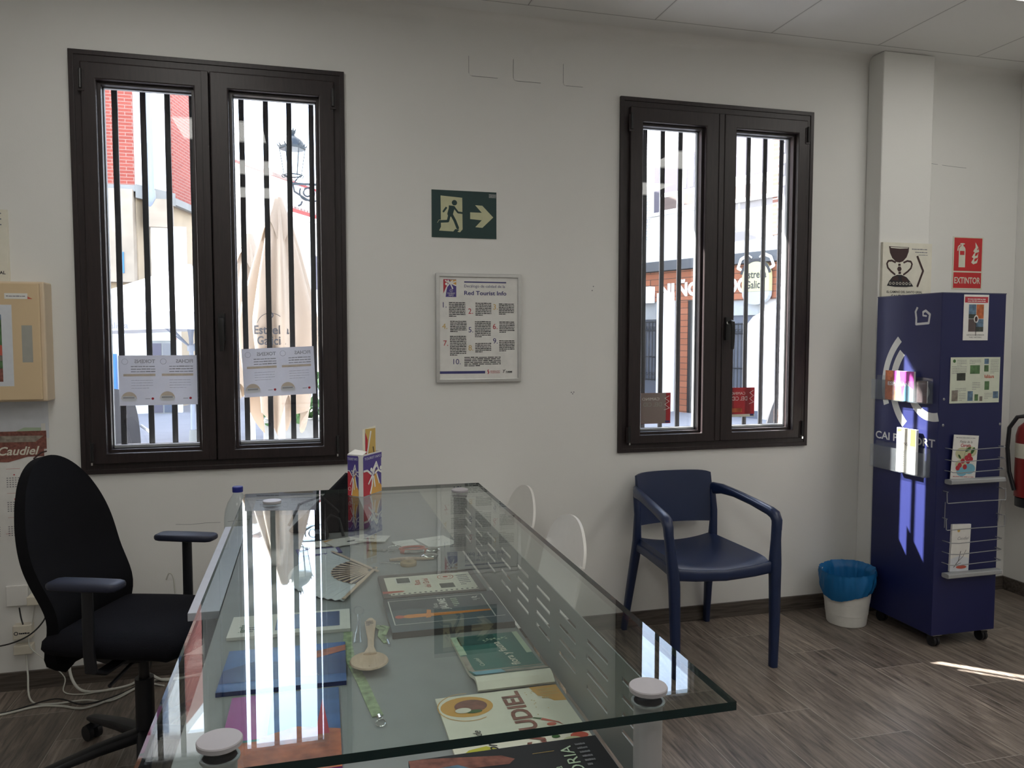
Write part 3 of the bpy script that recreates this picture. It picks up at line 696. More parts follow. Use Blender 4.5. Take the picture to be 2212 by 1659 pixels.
# 5 black booklet at the near end
a = flat('booklet', (.247, -2.632), 0, .258, .148, .007, 'ink', 'black booklet with pale green capital letters, nearest to the camera', 'booklet', z=DZ+.0048)
a.poly([(0, .147), (.02, .147), (.12, .130), (.135, .118), (.125, .108), (.05, .112), (0, .10)], 'meat', 1); a.poly([(0, .118), (.06, .122), (.10, .09), (.11, .03), (0, .01)], 'photo_blue', 2)
a.text('HISTORIA', .215, .002, .024, 'sage', 3, rot=90, width=.128); a.text('de la', .188, .052, .018, 'sage', 3, rot=90); a.rect(.160, .122, .190, .1228, 'gold', 3); a.para(.222, .138, .236, 6, .010, 'ink_soft', 3)
a.build('cover', a.root)
# 6 white card with a dark blue picture
a = flat('picture_card', (-.040, -1.995), -2, .225, .110, .006, 'paper', 'white tile-shaped card with a dark blue picture beside the wooden fan', 'card')
a.rect(.085, .020, .205, .100, 'deep_blue', 1); a.text('jardin', .030, .020, .018, 'leaf', 2, rot=90, bold=.01); a.para(.03, .05, .06, 3, .01, 'ink_soft', 2)
a.build('card', a.root)
# 7 blue landscape booklet
a = flat('booklet', (-.045, -2.200), -2, .200, .165, .007, 'deep_blue', 'glossy blue landscape booklet between the white card and the orange booklet', 'booklet')
a.rect(0, 0, .200, .165, 'blue_print', 1); a.poly([(0, .08), (.05, .11), (.12, .09), (.2, .12), (.2, .03), (0, .03)], 'deep_blue', 2); a.poly([(.12, .12), (.2, .15), (.2, .125), (.15, .10)], 'orange_photo', 3); a.text('s.a.r.', .135, .03, .012, 'paper', 4)
a.build('cover', a.root)
# 8 orange and purple booklet
a = flat('booklet', (-.043, -2.420), -1, .160, .235, .006, 'purple', 'purple and orange booklet with a teal strip in the bright window reflection', 'booklet')
a.rect(0, 0, .160, .235, 'purple', 1); a.rect(.06, .06, .160, .235, 'blue_print', 2); a.poly([(.0, .0), (.16, 0), (.16, .10), (.1, .12), (0, .08)], 'orange_photo', 3); a.poly([(.125, .09), (.135, .2), (.145, .09)], 'crimson', 4); a.rect(0, .09, .05, .096, 'teal', 4)
a.build('cover', a.root)
a = flat('booklet', (-.070, -2.660), 0, .190, .215, .008, 'gold_foil', 'golden patterned booklet under the near edge of the glass top', 'booklet'); a.rect(.01, .01, .18, .20, 'gold_foil', 1); a.build('cover', a.root)
# 9 letters and leaflets behind the fan
sp = [('white folded leaflet under the pile of letters', (.050, -1.400), 14, .12, .075, 0), ('white folded leaflet lying on top of the pile', (.105, -1.392), 24, .13, .070, .0028), ('white envelope with a dark stamp behind the red key ring', (.165, -1.398), -20, .085, .062, .0056),
      ('white note card right behind the red key ring', (.250, -1.452), 12, .06, .06, 0), ('square white sheet with a pen mark near the far right post', (.335, -1.455), 16, .085, .10, 0)]
for k, (lb, c, an, w_, h_, dz) in enumerate(sp):
    a = flat('leaflet', c, an, w_, h_, .0022, 'paper', lb, 'leaflet', z=DZ+dz)
    if k == 1: a.rect(.05, .02, .085, .03, 'ink', 1); a.poly([(.0, .055), (.03, .07), (0, .07)], 'ochre', 1)
    if k == 2: a.rect(.02, .02, .05, .028, 'ink_soft', 1)
    if k == 3: a.stroke([(.01, .02), (.03, .03), (.05, .025)], .001, 'ink_soft')
    if k == 4: a.stroke([(.03, .06), (.06, .07), (.05, .055)], .0015, 'ink_soft')
    a.build('sheet', a.root)
a = flat('leaflet', (.02, -1.47), 8, .11, .07, .0022, 'violet_print', 'violet leaflet poking out behind the wooden fan', 'leaflet'); a.rect(.005, .005, .10, .05, 'paper_cool', 1); a.build('sheet', a.root)
# 10 hand fan
fan = thing('hand_fan', 'open wooden hand fan with white paper leaf lying on the desk', 'fan', (.140, -1.690, DZ))
px, py = .145, -1.688; A0, A1, NB = 118, 246, 24
mb = MB(); q = []
for i in range(2*NB+1):
    a_ = R(A0+(A1-A0)*i/(2*NB)); dz = .0045 if i % 2 else .0012
    for r_ in (.105, .215): q.append((px+r_*math.cos(a_)*.92, py+r_*math.sin(a_), DZ+dz+.001))
mb.add(q, [(2*i, 2*i+1, 2*i+3, 2*i+2) for i in range(2*NB)], 'paper_cool'); lf = mb.build('paper_leaf', fan)
so = lf.modifiers.new('s', 'SOLIDIFY'); so.thickness = .0006
for i in range(NB):
    a_ = R(A0+(A1-A0)*(i+.5)/NB); d = Vector((math.cos(a_)*.92, math.sin(a_), 0)); nn = Vector((-d.y, d.x, 0)).normalized()
    mb = MB(); o = Vector((px, py, DZ+.0042+.00005*i))
    r0, r1 = (.016, .110) if i % 2 else (.040, .108)
    w0, w1 = (.0016, .0040) if i % 2 else (.0006, .0034)
    pts = [(o+d*r0-nn*w0), (o+d*r1-nn*w1), (o+d*r1+nn*w1), (o+d*r0+nn*w0)]
    mb.add([tuple(p) for p in pts]+[tuple(p+Vector((0, 0, .0009))) for p in pts], [(3, 2, 1, 0), (4, 5, 6, 7), (0, 1, 5, 4), (1, 2, 6, 5), (2, 3, 7, 6), (3, 0, 4, 7)], 'beech' if i % 2 else 'ink_brown')  # dark strips are painted in for the dark gaps between the light ribs
    mb.build('rib', fan)
for aa in (A0, A1):
    a_ = R(aa); d = Vector((math.cos(a_)*.92, math.sin(a_), 0)); mb = MB(); o = Vector((px, py, DZ+.0068)); mb.sweep([o-d*.018, o+d*.10, o+d*.214], [(.0045, .0014), (.0045, .0012), (.004, .0008)], (-d.y, d.x, 0), 'beech'); mb.build('guard_stick', fan, smooth=True)
mb = MB(); mb.cyl((px, py, DZ), (px, py, DZ+.011), .004, 'chrome', n=12); mb.build('rivet', fan)
# 11 key rings, tins, cork disc
t = thing('key_ring', 'red and silver carabiner key ring with a steel loop', 'key ring', (.255, -1.515, DZ))
mb = MB(); mb.tube([(.215+.017*math.cos(2*math.pi*k/20), -1.495+.017*math.sin(2*math.pi*k/20), DZ+.004) for k in range(20)], .0014, 'chrome', 6, True); mb.build('loop', t, smooth=True)
mb = MB(); mb.tube([(.257+.034*math.cos(a_)*(1 if math.cos(a_) > 0 else .9), -1.518+.017*math.sin(a_), DZ+.005) for a_ in [2*math.pi*k/28 for k in range(28)]], .0032, 'coral', 8, True); mb.build('clip', t, smooth=True)
mb = MB(); mb.tube([(.235, -1.548, DZ+.005), (.26, -1.556, DZ+.006), (.285, -1.553, DZ+.005)], .0048, 'tin', 10); mb.tube([(.226, -1.543, DZ+.005), (.236, -1.549, DZ+.005)], .0058, 'coral', 10); mb.tube([(.284, -1.553, DZ+.005), (.296, -1.549, DZ+.005)], .0058, 'coral', 10); mb.build('bar_handle', t, smooth=True)
for k, (x, y) in enumerate(((.305, -1.545), (.292, -1.600))):
    mb = MB(); mb.lathe([(.0005, 0), (.018, .001), (.0205, .004), (.0195, .0075), (.012, .010), (.0005, .011)], 'tin', (0, 0, 0), 24, cap=False); mb.v = [(x+p[0]*1.15, y+p[1]*.95, DZ+p[2]) for p in mb.v]
    mb.build('badge_mirror', smooth=True, ang=60, label=('domed silver pocket mirror nearer the wall', 'domed silver pocket mirror nearer the notebook')[k], cat='mirror', group='silver pocket mirrors by the key rings')
t = thing('key_ring', 'flat brushed metal tag key ring left of the red carabiner', 'key ring', (.172, -1.503, DZ))
a_ = Art((.150, -1.487, DZ+.004), (.86, -.5, 0), (.5, .86, 0)); a_.slab(0, -.012, .05, .004, .004, 'tin'); a_.rect(.008, -.007, .04, -.002, 'ink_soft', 1); a_.build('tag', t)
mb = MB(); mb.tube([(.203+.008*math.cos(2*math.pi*k/14), -1.528+.008*math.sin(2*math.pi*k/14), DZ+.002) for k in range(14)], .001, 'chrome', 6, True); mb.build('loop', t)
t = thing('key_ring', 'round cork key ring with a steel chain in front of the silver mirrors', 'key ring', (.228, -1.652, DZ))
mb = MB(); mb.lathe([(.0195, 0), (.0205, .002), (.0205, .007), (.0195, .009)], 'cork', (.232, -1.652, DZ), 24); mb.build('disc', t, smooth=True)
a = Art((.232, -1.652, DZ+.0092), (1, 0, 0), (0, 1, 0)); a.stroke([(-.006, .004), (.004, .004), (-.004, -.004), (.006, -.004)], .0012, 'ink_brown', 1); a.build('carving', t)
mb = MB()
for k in range(6): mb.tube([(.168+.009*k+.0045*math.cos(2*math.pi*j/10), -1.622-.003*k+.003*math.sin(2*math.pi*j/10), DZ+.002) for j in range(10)], .0008, 'chrome', 5, True)
mb.build('chain', t)
t = thing('wooden_figure', 'carved pinkish wooden figure lying behind the round cork key ring', 'figure', (.235, -1.618, DZ))
mb = MB(); mb.sweep([(.19, -1.612, DZ+.005), (.215, -1.610, DZ+.005), (.24, -1.612, DZ+.005), (.275, -1.618, DZ+.004), (.30, -1.62, DZ+.003)], [(.003, .003), (.006, .004), (.007, .004), (.005, .003), (.0015, .002)], (0, 1, 0), 'beech'); mb.tube([(.222, -1.60, DZ+.004), (.232, -1.62, DZ+.005), (.250, -1.626, DZ+.004)], .003, 'beech', 8); mb.build('figure', t, smooth=True)
# 12 spoons and lanyard
t = thing('wooden_spoon', 'small wooden tasting spoon with round bowl on the green patterned strap', 'spoon', (.092, -2.237, DZ))
def bowl(u, v):
    a_ = 2*math.pi*u; r_ = .001+v*.031; return Vector((.092+r_*math.cos(a_), -2.236+r_*1.12*math.sin(a_), DZ+.0045+.011*(v**2)))
mb = MB(); mb.shell(bowl, 28, 6, .0028, 'beech'); mb.build('bowl', t, smooth=True, ang=60)
mb = MB(); mb.sweep([(.096, -2.208, DZ+.015), (.100, -2.17, DZ+.012), (.104, -2.12, DZ+.007), (.107, -2.07, DZ+.006), (.110, -2.03, DZ+.006), (.112, -2.012, DZ+.006)], [(.012, .002), (.0055, .0028), (.006, .0028), (.009, .0026), (.011, .0022), (.004, .0012)], (1, 0, 0), 'beech'); mb.build('handle', t, smooth=True)
a = Art((.100, -2.06, DZ+.0093), (1, 0, 0), (0, 1, 0)); a.para(.0, .03, .014, 4, .007, 'ink_brown', 1); a.build('burnt_writing', t)
t = thing('plastic_spoon', 'small pale translucent spoon lying behind the wooden spoon', 'spoon', (.088, -1.99, DZ))
mb = MB(); mb.tube([(.092+.010*math.cos(2*math.pi*k/20), -1.955+.024*math.sin(2*math.pi*k/20), DZ+.004) for k in range(20)], .0014, 'acrylic', 6, True); mb.sweep([(.091, -1.98, DZ+.004), (.088, -2.03, DZ+.003), (.082, -2.09, DZ+.003), (.080, -2.12, DZ+.003)], [(.004, .0014), (.003, .0012), (.007, .0012), (.008, .001)], (1, 0, 0), 'acrylic'); mb.build('body', t, smooth=True)
t = thing('lanyard', 'green patterned fabric lanyard with a silver hook under the wooden spoon', 'lanyard', (.09, -2.3, DZ))
mb = MB()
def strap(pts, w_): mb.sweep(pts, [(w_, .0006)]*len(pts), (1, 0, 0), 'lanyard', e=8)
strap([(.066, -2.06, DZ+.001), (.062, -2.12, DZ+.0012), (.063, -2.19, DZ+.001), (.078, -2.29, DZ+.001), (.086, -2.36, DZ+.001), (.092, -2.405, DZ+.001)], .0085)
strap([(.120, -2.04, DZ+.001), (.128, -2.075, DZ+.006), (.124, -2.10, DZ+.003), (.132, -2.13, DZ+.001)], .006)
strap([(.130, -2.05, DZ+.004), (.139, -2.078, DZ+.010), (.130, -2.10, DZ+.004)], .004)
mb.build('strap', t, smooth=True)
mb = MB(); mb.tube([(.094+.007*math.cos(a_), -2.430+.011*math.sin(a_), DZ+.003) for a_ in [2*math.pi*k/16 for k in range(16)]], .0012, 'chrome', 6, True); mb.cyl((.093, -2.41, DZ+.003), (.094, -2.42, DZ+.003), .004, 'chrome', n=10); mb.build('hook', t, smooth=True); mb = MB(); mb.cyl((.134, -2.125, DZ+.003), (.135, -2.15, DZ+.003), .003, 'chrome', n=10); mb.build('crimp', t, smooth=True)
# 13 black bag and headset behind the glass
t = thing('shoulder_bag', 'black shoulder bag slumped behind the cardboard brochure box', 'bag', (.02, -1.20, DZ))
mb = MB()
def bag(u, v):
    a_ = 2*math.pi*u; s_ = (1-.97*v); return Vector((.055-.02*v+.07*v+.115*s_*math.copysign(abs(math.cos(a_))**.7, math.cos(a_)), -1.24+.040*(1-.5*v)*math.copysign(abs(math.sin(a_))**.7, math.sin(a_)), DZ+.004+.158*v))
mb.shell(bag, 32, 8, .004, 'fabric_black'); 
mb.build('body', t, smooth=True)
mb = MB(); mb.tube([(-.06, -1.285, DZ+.03), (-.03, -1.288, DZ+.09), (.03, -1.288, DZ+.11), (.08, -1.285, DZ+.06)], .004, 'plastic_black', 8); mb.build('handle', t, smooth=True)
t = thing('headset', 'black headset lying in front of the black bag', 'headset', (.03, -1.345, DZ))
mb = MB(); mb.lathe([(.028, 0), (.030, .008), (.026, .020), (.012, .024)], 'plastic_black', (.02, -1.335, DZ), 24); mb.build('ear_cup', t, smooth=True)
mb = MB(); mb.tube([(.045, -1.345, DZ+.006), (.040, -1.325, DZ+.045), (.055, -1.32, DZ+.062), (.078, -1.325, DZ+.05), (.088, -1.345, DZ+.006)], .0042, 'plastic_black', 8); mb.build('headband', t, smooth=True)

# ------------------------------------------------------------------ brochure box standing on the glass
t = thing('brochure_box', 'open carton with red, violet and ochre palm logo standing on the glass top', 'box', (.14, -1.51, GZ))
bz = GZ+.0012; P0 = Vector((.094, -1.520, bz)); P1 = Vector((.130, -1.551, bz)); P2 = Vector((.184, -1.478, bz)); P3 = P0+(P2-P1); HB = .107
mb = MB(); up = Vector((0, 0, HB))
ring = [P0, P1, P2, P3]
for k in range(4):
    p, q = ring[k], ring[(k+1) % 4]; nrm = (q-p).cross(Vector((0, 0, 1))).normalized()*.0015
    mb.add([tuple(p), tuple(q), tuple(q+up), tuple(p+up), tuple(p-nrm), tuple(q-nrm), tuple(q+up-nrm), tuple(p+up-nrm)], [(0, 1, 2, 3), (7, 6, 5, 4), (3, 2, 6, 7), (0, 4, 5, 1), (0, 3, 7, 4), (1, 5, 6, 2)], 'paper')
mb.add([tuple(p) for p in ring], [(3, 2, 1, 0)], 'paper')
def palm(a, w_, h_):
    """broad palm mark: violet top, red left, ochre right, white trunk and fronds"""
    a.rect(0, 0, w_, h_, 'violet_print', 1); a.poly([(0, 0), (w_*.42, 0), (w_*.5, h_*.4), (w_*.3, h_*.6), (0, h_*.62)], 'crimson', 2); a.poly([(w_*.38, 0), (w_, 0), (w_, h_*.14), (w_*.78, h_*.34), (w_*.70, h_*.62), (w_*.55, h_*.42)], 'ochre', 3)
    a.stroke([(w_*.36, h_*.02), (w_*.46, h_*.22), (w_*.50, h_*.48), (w_*.62, h_*.66), (w_*.74, h_*.72)], w_*.07, 'paper', 4)
    for p in ([(0, .64), (.2, .64), (.42, .52)], [(.25, .28), (.45, .46)], [(.62, .16), (.55, .44)], [(.86, .22), (.72, .48)], [(1, .5), (.8, .58), (.62, .52)], [(.45, .56), (.7, .80), (.82, .60)]): a.stroke([(x*w_, y*h_) for x, y in p], w_*.06, 'paper', 5)
    a.disc(w_*.42, h_*.64, w_*.055, 'paper', 5); a.disc(w_*.95, h_*.62, w_*.06, 'paper', 5)
u_ = (P2-P1).normalized(); a = Art(P1+u_*.002, u_, (0, 0, 1)); L_ = (P2-P1).length-.004; palm(a, L_, HB-.006); a.rect(0, HB-.018, L_, HB-.003, 'violet_print', 6); a.text('TOURIST INFO', L_/2, HB-.0145, .009, 'paper_cool', 7, 'c', width=L_*.9)
u2 = (P1-P0).normalized(); a2 = Art(P0+u2*.0005, u2, (0, 0, 1)); L2 = (P1-P0).length*.72; palm(a2, L2, HB-.006); a2.rect(0, HB-.018, L2, HB-.003, 'violet_print', 6); a2.text('TOURIST INFO', L2/2, HB-.0145, .009, 'paper_cool', 7, 'c', width=L2*.9)
a2.arc(L2*.2, .018, .004, .0048, 0, 360, 'paper', 6)
for ar in (a, a2):
    b = len(mb.v); mb.v += ar.v; mb.f += [tuple(b+q for q in f) for f in ar.f]; mb.m += ar.m
mb.build('carton', t)
mb = MB(); mb.add([tuple(P0+up), tuple(P1+up), tuple(P1+up+Vector((.012, .02, .006))), tuple(P0+up+Vector((.02, .012, .010)))], [(0, 1, 2, 3)], 'paper'); f_ = mb.build('flap', t); so = f_.modifiers.new('s', 'SOLIDIFY'); so.thickness = .0012
t = thing('leaflet', 'tall folded leaflet standing up inside the cardboard brochure box', 'leaflet', (.16, -1.50, bz))
base = Vector((.139, -1.512, bz+.0005)); uu = Vector((.030, .028, 0)); dd = Vector((-.006, -.004, 0)); HH = .170
mb = MB(); q = [base+dd, base, base+uu, base+uu+dd]
mb.add([tuple(p) for p in q]+[tuple(q[0]+Vector((0, 0, HH-.002))), tuple(q[1]+Vector((0, 0, HH))), tuple(q[2]+Vector((0, 0, HH+.004))), tuple(q[3]+Vector((0, 0, HH+.002)))], [(3, 2, 1, 0), (4, 5, 6, 7), (0, 1, 5, 4), (1, 2, 6, 5), (2, 3, 7, 6), (3, 0, 4, 7)], 'ivory')
a = Art(base, uu, (0, 0, 1)); a.rect(.002, .005, .040, HH-.002, 'gold', 1); a.poly([(.001, HH-.01), (.001, HH-.07), (.010, HH-.07), (.010, HH-.03)], 'crimson', 2); a.stroke([(.03, HH-.05), (.035, HH-.08)], .003, 'ink', 3); a.stroke([(.005, HH-.08), (.022, HH-.01)], .005, 'paper', 2)
b = len(mb.v); mb.v += a.v; mb.f += [tuple(b+q_ for q_ in f) for f in a.f]; mb.m += a.m
mb.build('sheet', t)

# ------------------------------------------------------------------ blue armchair
ch = thing('armchair', 'dark blue plastic armchair standing against the wall under the right window', 'chair', (1.73, -.36, 0))
CB = 'chair_blue'; cx = 1.732
mb = MB()   # seat: curved dished shell with a rolled front
def seat(u, v):
    x = (u-.5)*2; y = -.575+.47*v; hw = .222-.022*v
    z = .452+.020*x*x*(1-.3*v)-.012*(1-x*x)-.018*max(0, (.16-v)/.16)**2+.006*v
    return Vector((cx+x*hw, y-.018*(1-x*x)*(1-v), z))
mb.shell(seat, 20, 18, lambda u, v: .026 if v > .08 else .034, CB); mb.build('seat', ch, smooth=True, ang=60)
mb = MB()   # backrest
def back(u, v):
    x = (u-.5)*2; z = .545+.248*v; tp = .205-.004*v
    if v > .55: tp += .0
    y = -.125+.045*v+.04*(1-x*x)*1.0; e = abs(x)**8
    return Vector((cx+.006+x*tp, y, z-.012*e*(v > .85)*((v-.85)/.15)))
mb.shell(back, 20, 14, .017, CB); mb.build('backrest', ch, smooth=True, ang=60)
for s_ in (-1, 1):
    hx = .262
    # front leg
    mb = MB(); pts = [(cx+s_*.236, -.602, 0.001), (cx+s_*.240, -.600, .20), (cx+s_*.243, -.592, .40), (cx+s_*.247, -.585, .46), (cx+s_*.256, -.575, .56), (cx+s_*.262, -.570, .625)]
    mb.sweep(pts, [(.017, .020), (.021, .021), (.024, .024), (.024, .026), (.019, .022), (.019, .022)], (1, 0, 0), CB); mb.build('leg', ch, smooth=True, ang=60)
    # rear leg up to the backrest
    mb = MB(); pts = [(cx+s_*.228, -.025, .001), (cx+s_*.215, -.060, .20), (cx+s_*.205, -.105, .40), (cx+s_*.204, -.118, .47), (cx+s_*.205, -.125, .60), (cx+s_*.207, -.105, .70)]
    mb.sweep(pts, [(.014, .018), (.018, .021), (.021, .024), (.020, .022), (.016, .014), (.013, .010)], (1, 0, 0), CB); mb.build('leg', ch, smooth=True, ang=60)
    # arm: from the top corner of the front leg back to the backrest
    mb = MB(); pts = [(cx+s_*.261, -.572, .605), (cx+s_*.263, -.570, .645), (cx+s_*.262, -.555, .668), (cx+s_*.259, -.525, .678), (cx+s_*.250, -.40, .695), (cx+s_*.238, -.27, .708), (cx+s_*.225, -.17, .712), (cx+s_*.209, -.110, .706), (cx+s_*.203, -.092, .700)]
    mb.sweep(pts, [(.019, .022), (.021, .022), (.023, .021), (.023, .019), (.022, .017), (.021, .018), (.018, .024), (.013, .030), (.008, .020)], (1, 0, 0), CB); mb.build('armrest', ch, smooth=True, ang=60)
    mb = MB(); pts = [(cx+s_*.226, -.575, .435), (cx+s_*.215, -.42, .440), (cx+s_*.205, -.25, .442), (cx+s_*.200, -.12, .44)]
    mb.sweep(pts, [(.014, .022)]*4, (1, 0, 0), CB); mb.build('side_rail', ch, smooth=True)
mb = MB(); mb.sweep([(cx-.235, -.584, .444), (cx-.14, -.590, .433), (cx, -.592, .425), (cx+.14, -.590, .433), (cx+.235, -.584, .444)], [(.012, .026), (.013, .024), (.013, .023), (.013, .024), (.012, .026)], (0, 1, 0), CB); mb.build('front_rail', ch, smooth=True)

# ------------------------------------------------------------------ white visitor chairs
def white_chair(x, y, label):
    t = thing('shell_chair', label, 'chair', (x, y, 0), 'white shell chairs behind the desk')
    def sh(u, v):     # one-piece shell facing -x: v 0 front of seat .. 1 top of back
        s_ = (u-.5)*2
        if v < .5:
            k = v/.5; px_ = x-.40+.36*k; pz = .455-.02*math.sin(k*math.pi)+.015*(1-k)*0; hw = .21; pz += .03*s_*s_
            px_ += 0
        else:
            k = (v-.5)/.5; px_ = x-.04+.065*k**.8-.02*s_*s_*(1-.2*k); pz = .455+.330*k+.03*s_*s_*(1-k)
            hw = .21*math.sqrt(max(0.12, 1-max(0, (k-.5)/.50)**3.2))*0+.21
            if k > .55: w_ = (k-.55)/.45; A = s_; s_ = A*math.sqrt(1-w_*w_/2); pz = .455+.330*(.55+.45*w_*math.sqrt(1-A*A/2))
        return Vector((px_, y+s_*hw, pz))
    mb = MB(); mb.shell(sh, 18, 40, .010, 'white_plastic'); mb.build('shell', t, smooth=True, ang=60)
    for dx, dy in ((-.36, -.17), (-.36, .17), (-.05, -.17), (-.05, .17)):
        mb = MB(); mb.cyl((x-.2+(dx+.2)*.7, y+dy*.7, .445), (x+dx*1.05, y+dy*1.15, 0), .012, 'beech', .009, n=12); mb.build('leg', t, smooth=True)
white_chair(.925, -.22, 'white plastic shell chair nearer the wall, behind the right edge of the glass')
white_chair(.930, -.83, 'white plastic shell chair nearer the blue armchair, behind the right edge of the glass')

# ------------------------------------------------------------------ office chair
oc = thing('office_chair', 'black swivel office chair with armrests left of the desk', 'office chair', (-.56, -.74, 0))
HA = R(-21); fwv = Vector((math.cos(HA), math.sin(HA), 0)); lf_ = Vector((-fwv.y, fwv.x, 0)); O_ = Vector((-.555, -.735, 0))
def L(f, l, z): return O_+fwv*f+lf_*l+Vector((0, 0, z))
mb = MB()
def ocback(u, v):
    a_ = (u-.5)*2
    # superellipse outline, narrower at the bottom
    z = .36+.690*v
    hw = .225*(.80+.20*math.sin(min(1, v*1.25)*math.pi/2))
    if v > .5:
        w_ = (v-.5)/.5; A = a_; a_ = A*math.sqrt(1-w_*w_/2)*(1-.0*w_); z = .36+.690*(.5+.5*w_*math.sqrt(1-A*A/2))
    e2 = 1-max(0, (.10-v)/.10)**2; hw *= math.sqrt(max(.25, e2))
    v = (z-.36)/.69; f = -.235-.105*v**1.6+.045*math.exp(-((v-.30)/.16)**2)+.03*a_*a_
    return L(f, a_*hw, z)
mb.shell(ocback, 22, 30, lambda u, v: .034, 'mesh_black'); mb.build('backrest', oc, smooth=True, ang=70)
mb = MB()
def ocseat(u, v):
    x = (u-.5)*2; y = (v-.5)*2; f = .245*x/ (1+.14*y*y*abs(x)**3) ; l = .245*y/(1+.14*x*x*abs(y)**3)
    return L(f+.01, l, .475+.012*(y*y)-.03*max(0, x-.5)**2*2-.0*x)
mb.shell(ocseat, 24, 24, lambda u, v: .088*(1-.72*max(abs(2*u-1), abs(2*v-1))**7), 'fabric_black'); mb.build('seat', oc, smooth=True, ang=70)
mb = MB(); mb.sweep([L(-.12, 0, .40), L(-.05, 0, .39), L(.06, 0, .40)], [(.09, .025), (.10, .03), (.08, .02)], tuple(lf_), 'plastic_black'); mb.cyl(L(.0, -.02, .385), L(.03, -.23, .375), .006, 'plastic_black', n=10); mb.build('tilt_mechanism', oc, smooth=True)
mb = MB(); mb.cyl(L(0, 0, .10), L(0, 0, .30), .030, 'plastic_black', n=24); mb.cyl(L(0, 0, .30), L(0, 0, .40), .017, 'black_metal', n=20); mb.build('gas_column', oc, smooth=True)
mb = MB(); mb.sweep([L(-.20, 0, .40), L(-.27, 0, .47), L(-.27, 0, .60)], [(.03, .012), (.03, .012), (.025, .01)], tuple(lf_), 'plastic_black'); mb.build('back_support', oc, smooth=True)
for s_ in (-1, 1):
    mb = MB(); pz = .71
    mb.sweep([L(f_, s_*.285, pz) for f_ in (-.112, -.110, -.102, -.088, 0, .092, .106, .114, .116)], [(.014, .004), (.026, .009), (.034, .0125), (.038, .014), (.040, .0145), (.038, .014), (.034, .0125), (.026, .009), (.014, .004)], tuple(lf_), 'pad_navy', n=20, e=3.5)
    ar = mb.build('armrest', oc, smooth=True, ang=60)
    mb = MB(); mb.sweep([L(.005, s_*.10, .415), L(.005, s_*.23, .415), L(.005, s_*.278, .44), L(.005, s_*.285, .50), L(.005, s_*.285, .69)], [(.022, .008), (.022, .008), (.020, .009), (.018, .010), (.018, .008)], tuple(fwv), 'plastic_black'); mb.build('bracket', ar, smooth=True)
for k in range(5):
    an = HA+R(12+72*k); d = Vector((math.cos(an), math.sin(an), 0)); o = L(0, 0, 0)
    mb = MB(); mb.sweep([o+d*.02+Vector((0, 0, .105)), o+d*.15+Vector((0, 0, .098)), o+d*.30+Vector((0, 0, .080)), o+d*.325+Vector((0, 0, .076))], [(.028, .022), (.024, .018), (.019, .012), (.014, .008)], (-d.y, d.x, 0), 'plastic_black'); lg = mb.build('base_leg', oc, smooth=True)
    c_ = o+d*.315; sd_ = Vector((-d.y, d.x, 0)); mb = MB()
    for q in (-1, 1): mb.cyl(c_+sd_*.008*q+Vector((0, 0, .027)), c_+sd_*.024*q+Vector((0, 0, .027)), .0265, 'plastic_black', n=20)
    mb.cyl(c_+Vector((0, 0, .03)), c_+Vector((0, 0, .075)), .007, 'black_metal', n=10); mb.sweep([c_+sd_*.0+Vector((0, 0, .045))+d*.02, c_+Vector((0, 0, .058)), c_+Vector((0, 0, .045))-d*.02], [(.024, .003)]*3, tuple(sd_), 'plastic_black'); mb.build('caster', lg, smooth=True)

# ------------------------------------------------------------------ waste bin with blue bag
bn = thing('waste_bin', 'white ribbed plastic waste bin standing beside the blue brochure stand', 'waste bin', (2.645, -.222, 0))
bx, by = 2.645, -.222
mb = MB(); mb.lathe([(.001, .004), (.088, .004), (.092, .0), (.095, .004), (.101, .055), (.1025, .056), (.1025, .058), (.108, .115), (.1095, .116), (.1095, .118), (.122, .235), (.126, .262), (.120, .262), (.117, .235), (.092, .012), (.001, .010)], 'bin_white', (bx, by, 0), 40, cap=False); mb.build('bucket', bn, smooth=True, ang=30)
lb = thing('bin_bag', 'translucent blue plastic bag lining the white waste bin', 'bin bag', (bx, by, .013)); mb = MB(); r2 = random.Random(3)
ph = [r2.uniform(0, 6.28) for _ in range(8)]
def bagf(u, v):
    a_ = 2*math.pi*u; wr = .0028*math.sin(7*a_+ph[0]+5*v)+.0026*math.sin(17*a_+ph[1]+9*v)+.0022*math.sin(31*a_+ph[2]-7*v)+.0016*math.sin(53*a_+ph[4]+14*v)
    if v < .45:      # inside
        k = v/.45; r_ = .085+.040*k-.012+wr*k; z = .05+.217*k
    elif v < .55: k = (v-.45)/.10; r_ = .125+.006*math.sin(k*math.pi)-.0+wr+.004*k; z = .267+.012*math.sin(k*math.pi)
    else:
        k = (v-.55)/.45; low = .085+.030*math.sin(a_-2.2)+.008*math.sin(3*a_+ph[3]); r_ = .1345-.0*k+.008*math.sin(k*2.6)+wr*(1-.2*k)-.016*k; z = .267-k*low
    z += .010*math.sin(a_+1.2)*(.4 if v < .3 else 1)
    return Vector((bx+r_*math.cos(a_), by+r_*math.sin(a_), z))
mb.shell(bagf, 96, 30, .0008, 'bag_blue'); mb.build('bag', lb, smooth=True, ang=80)

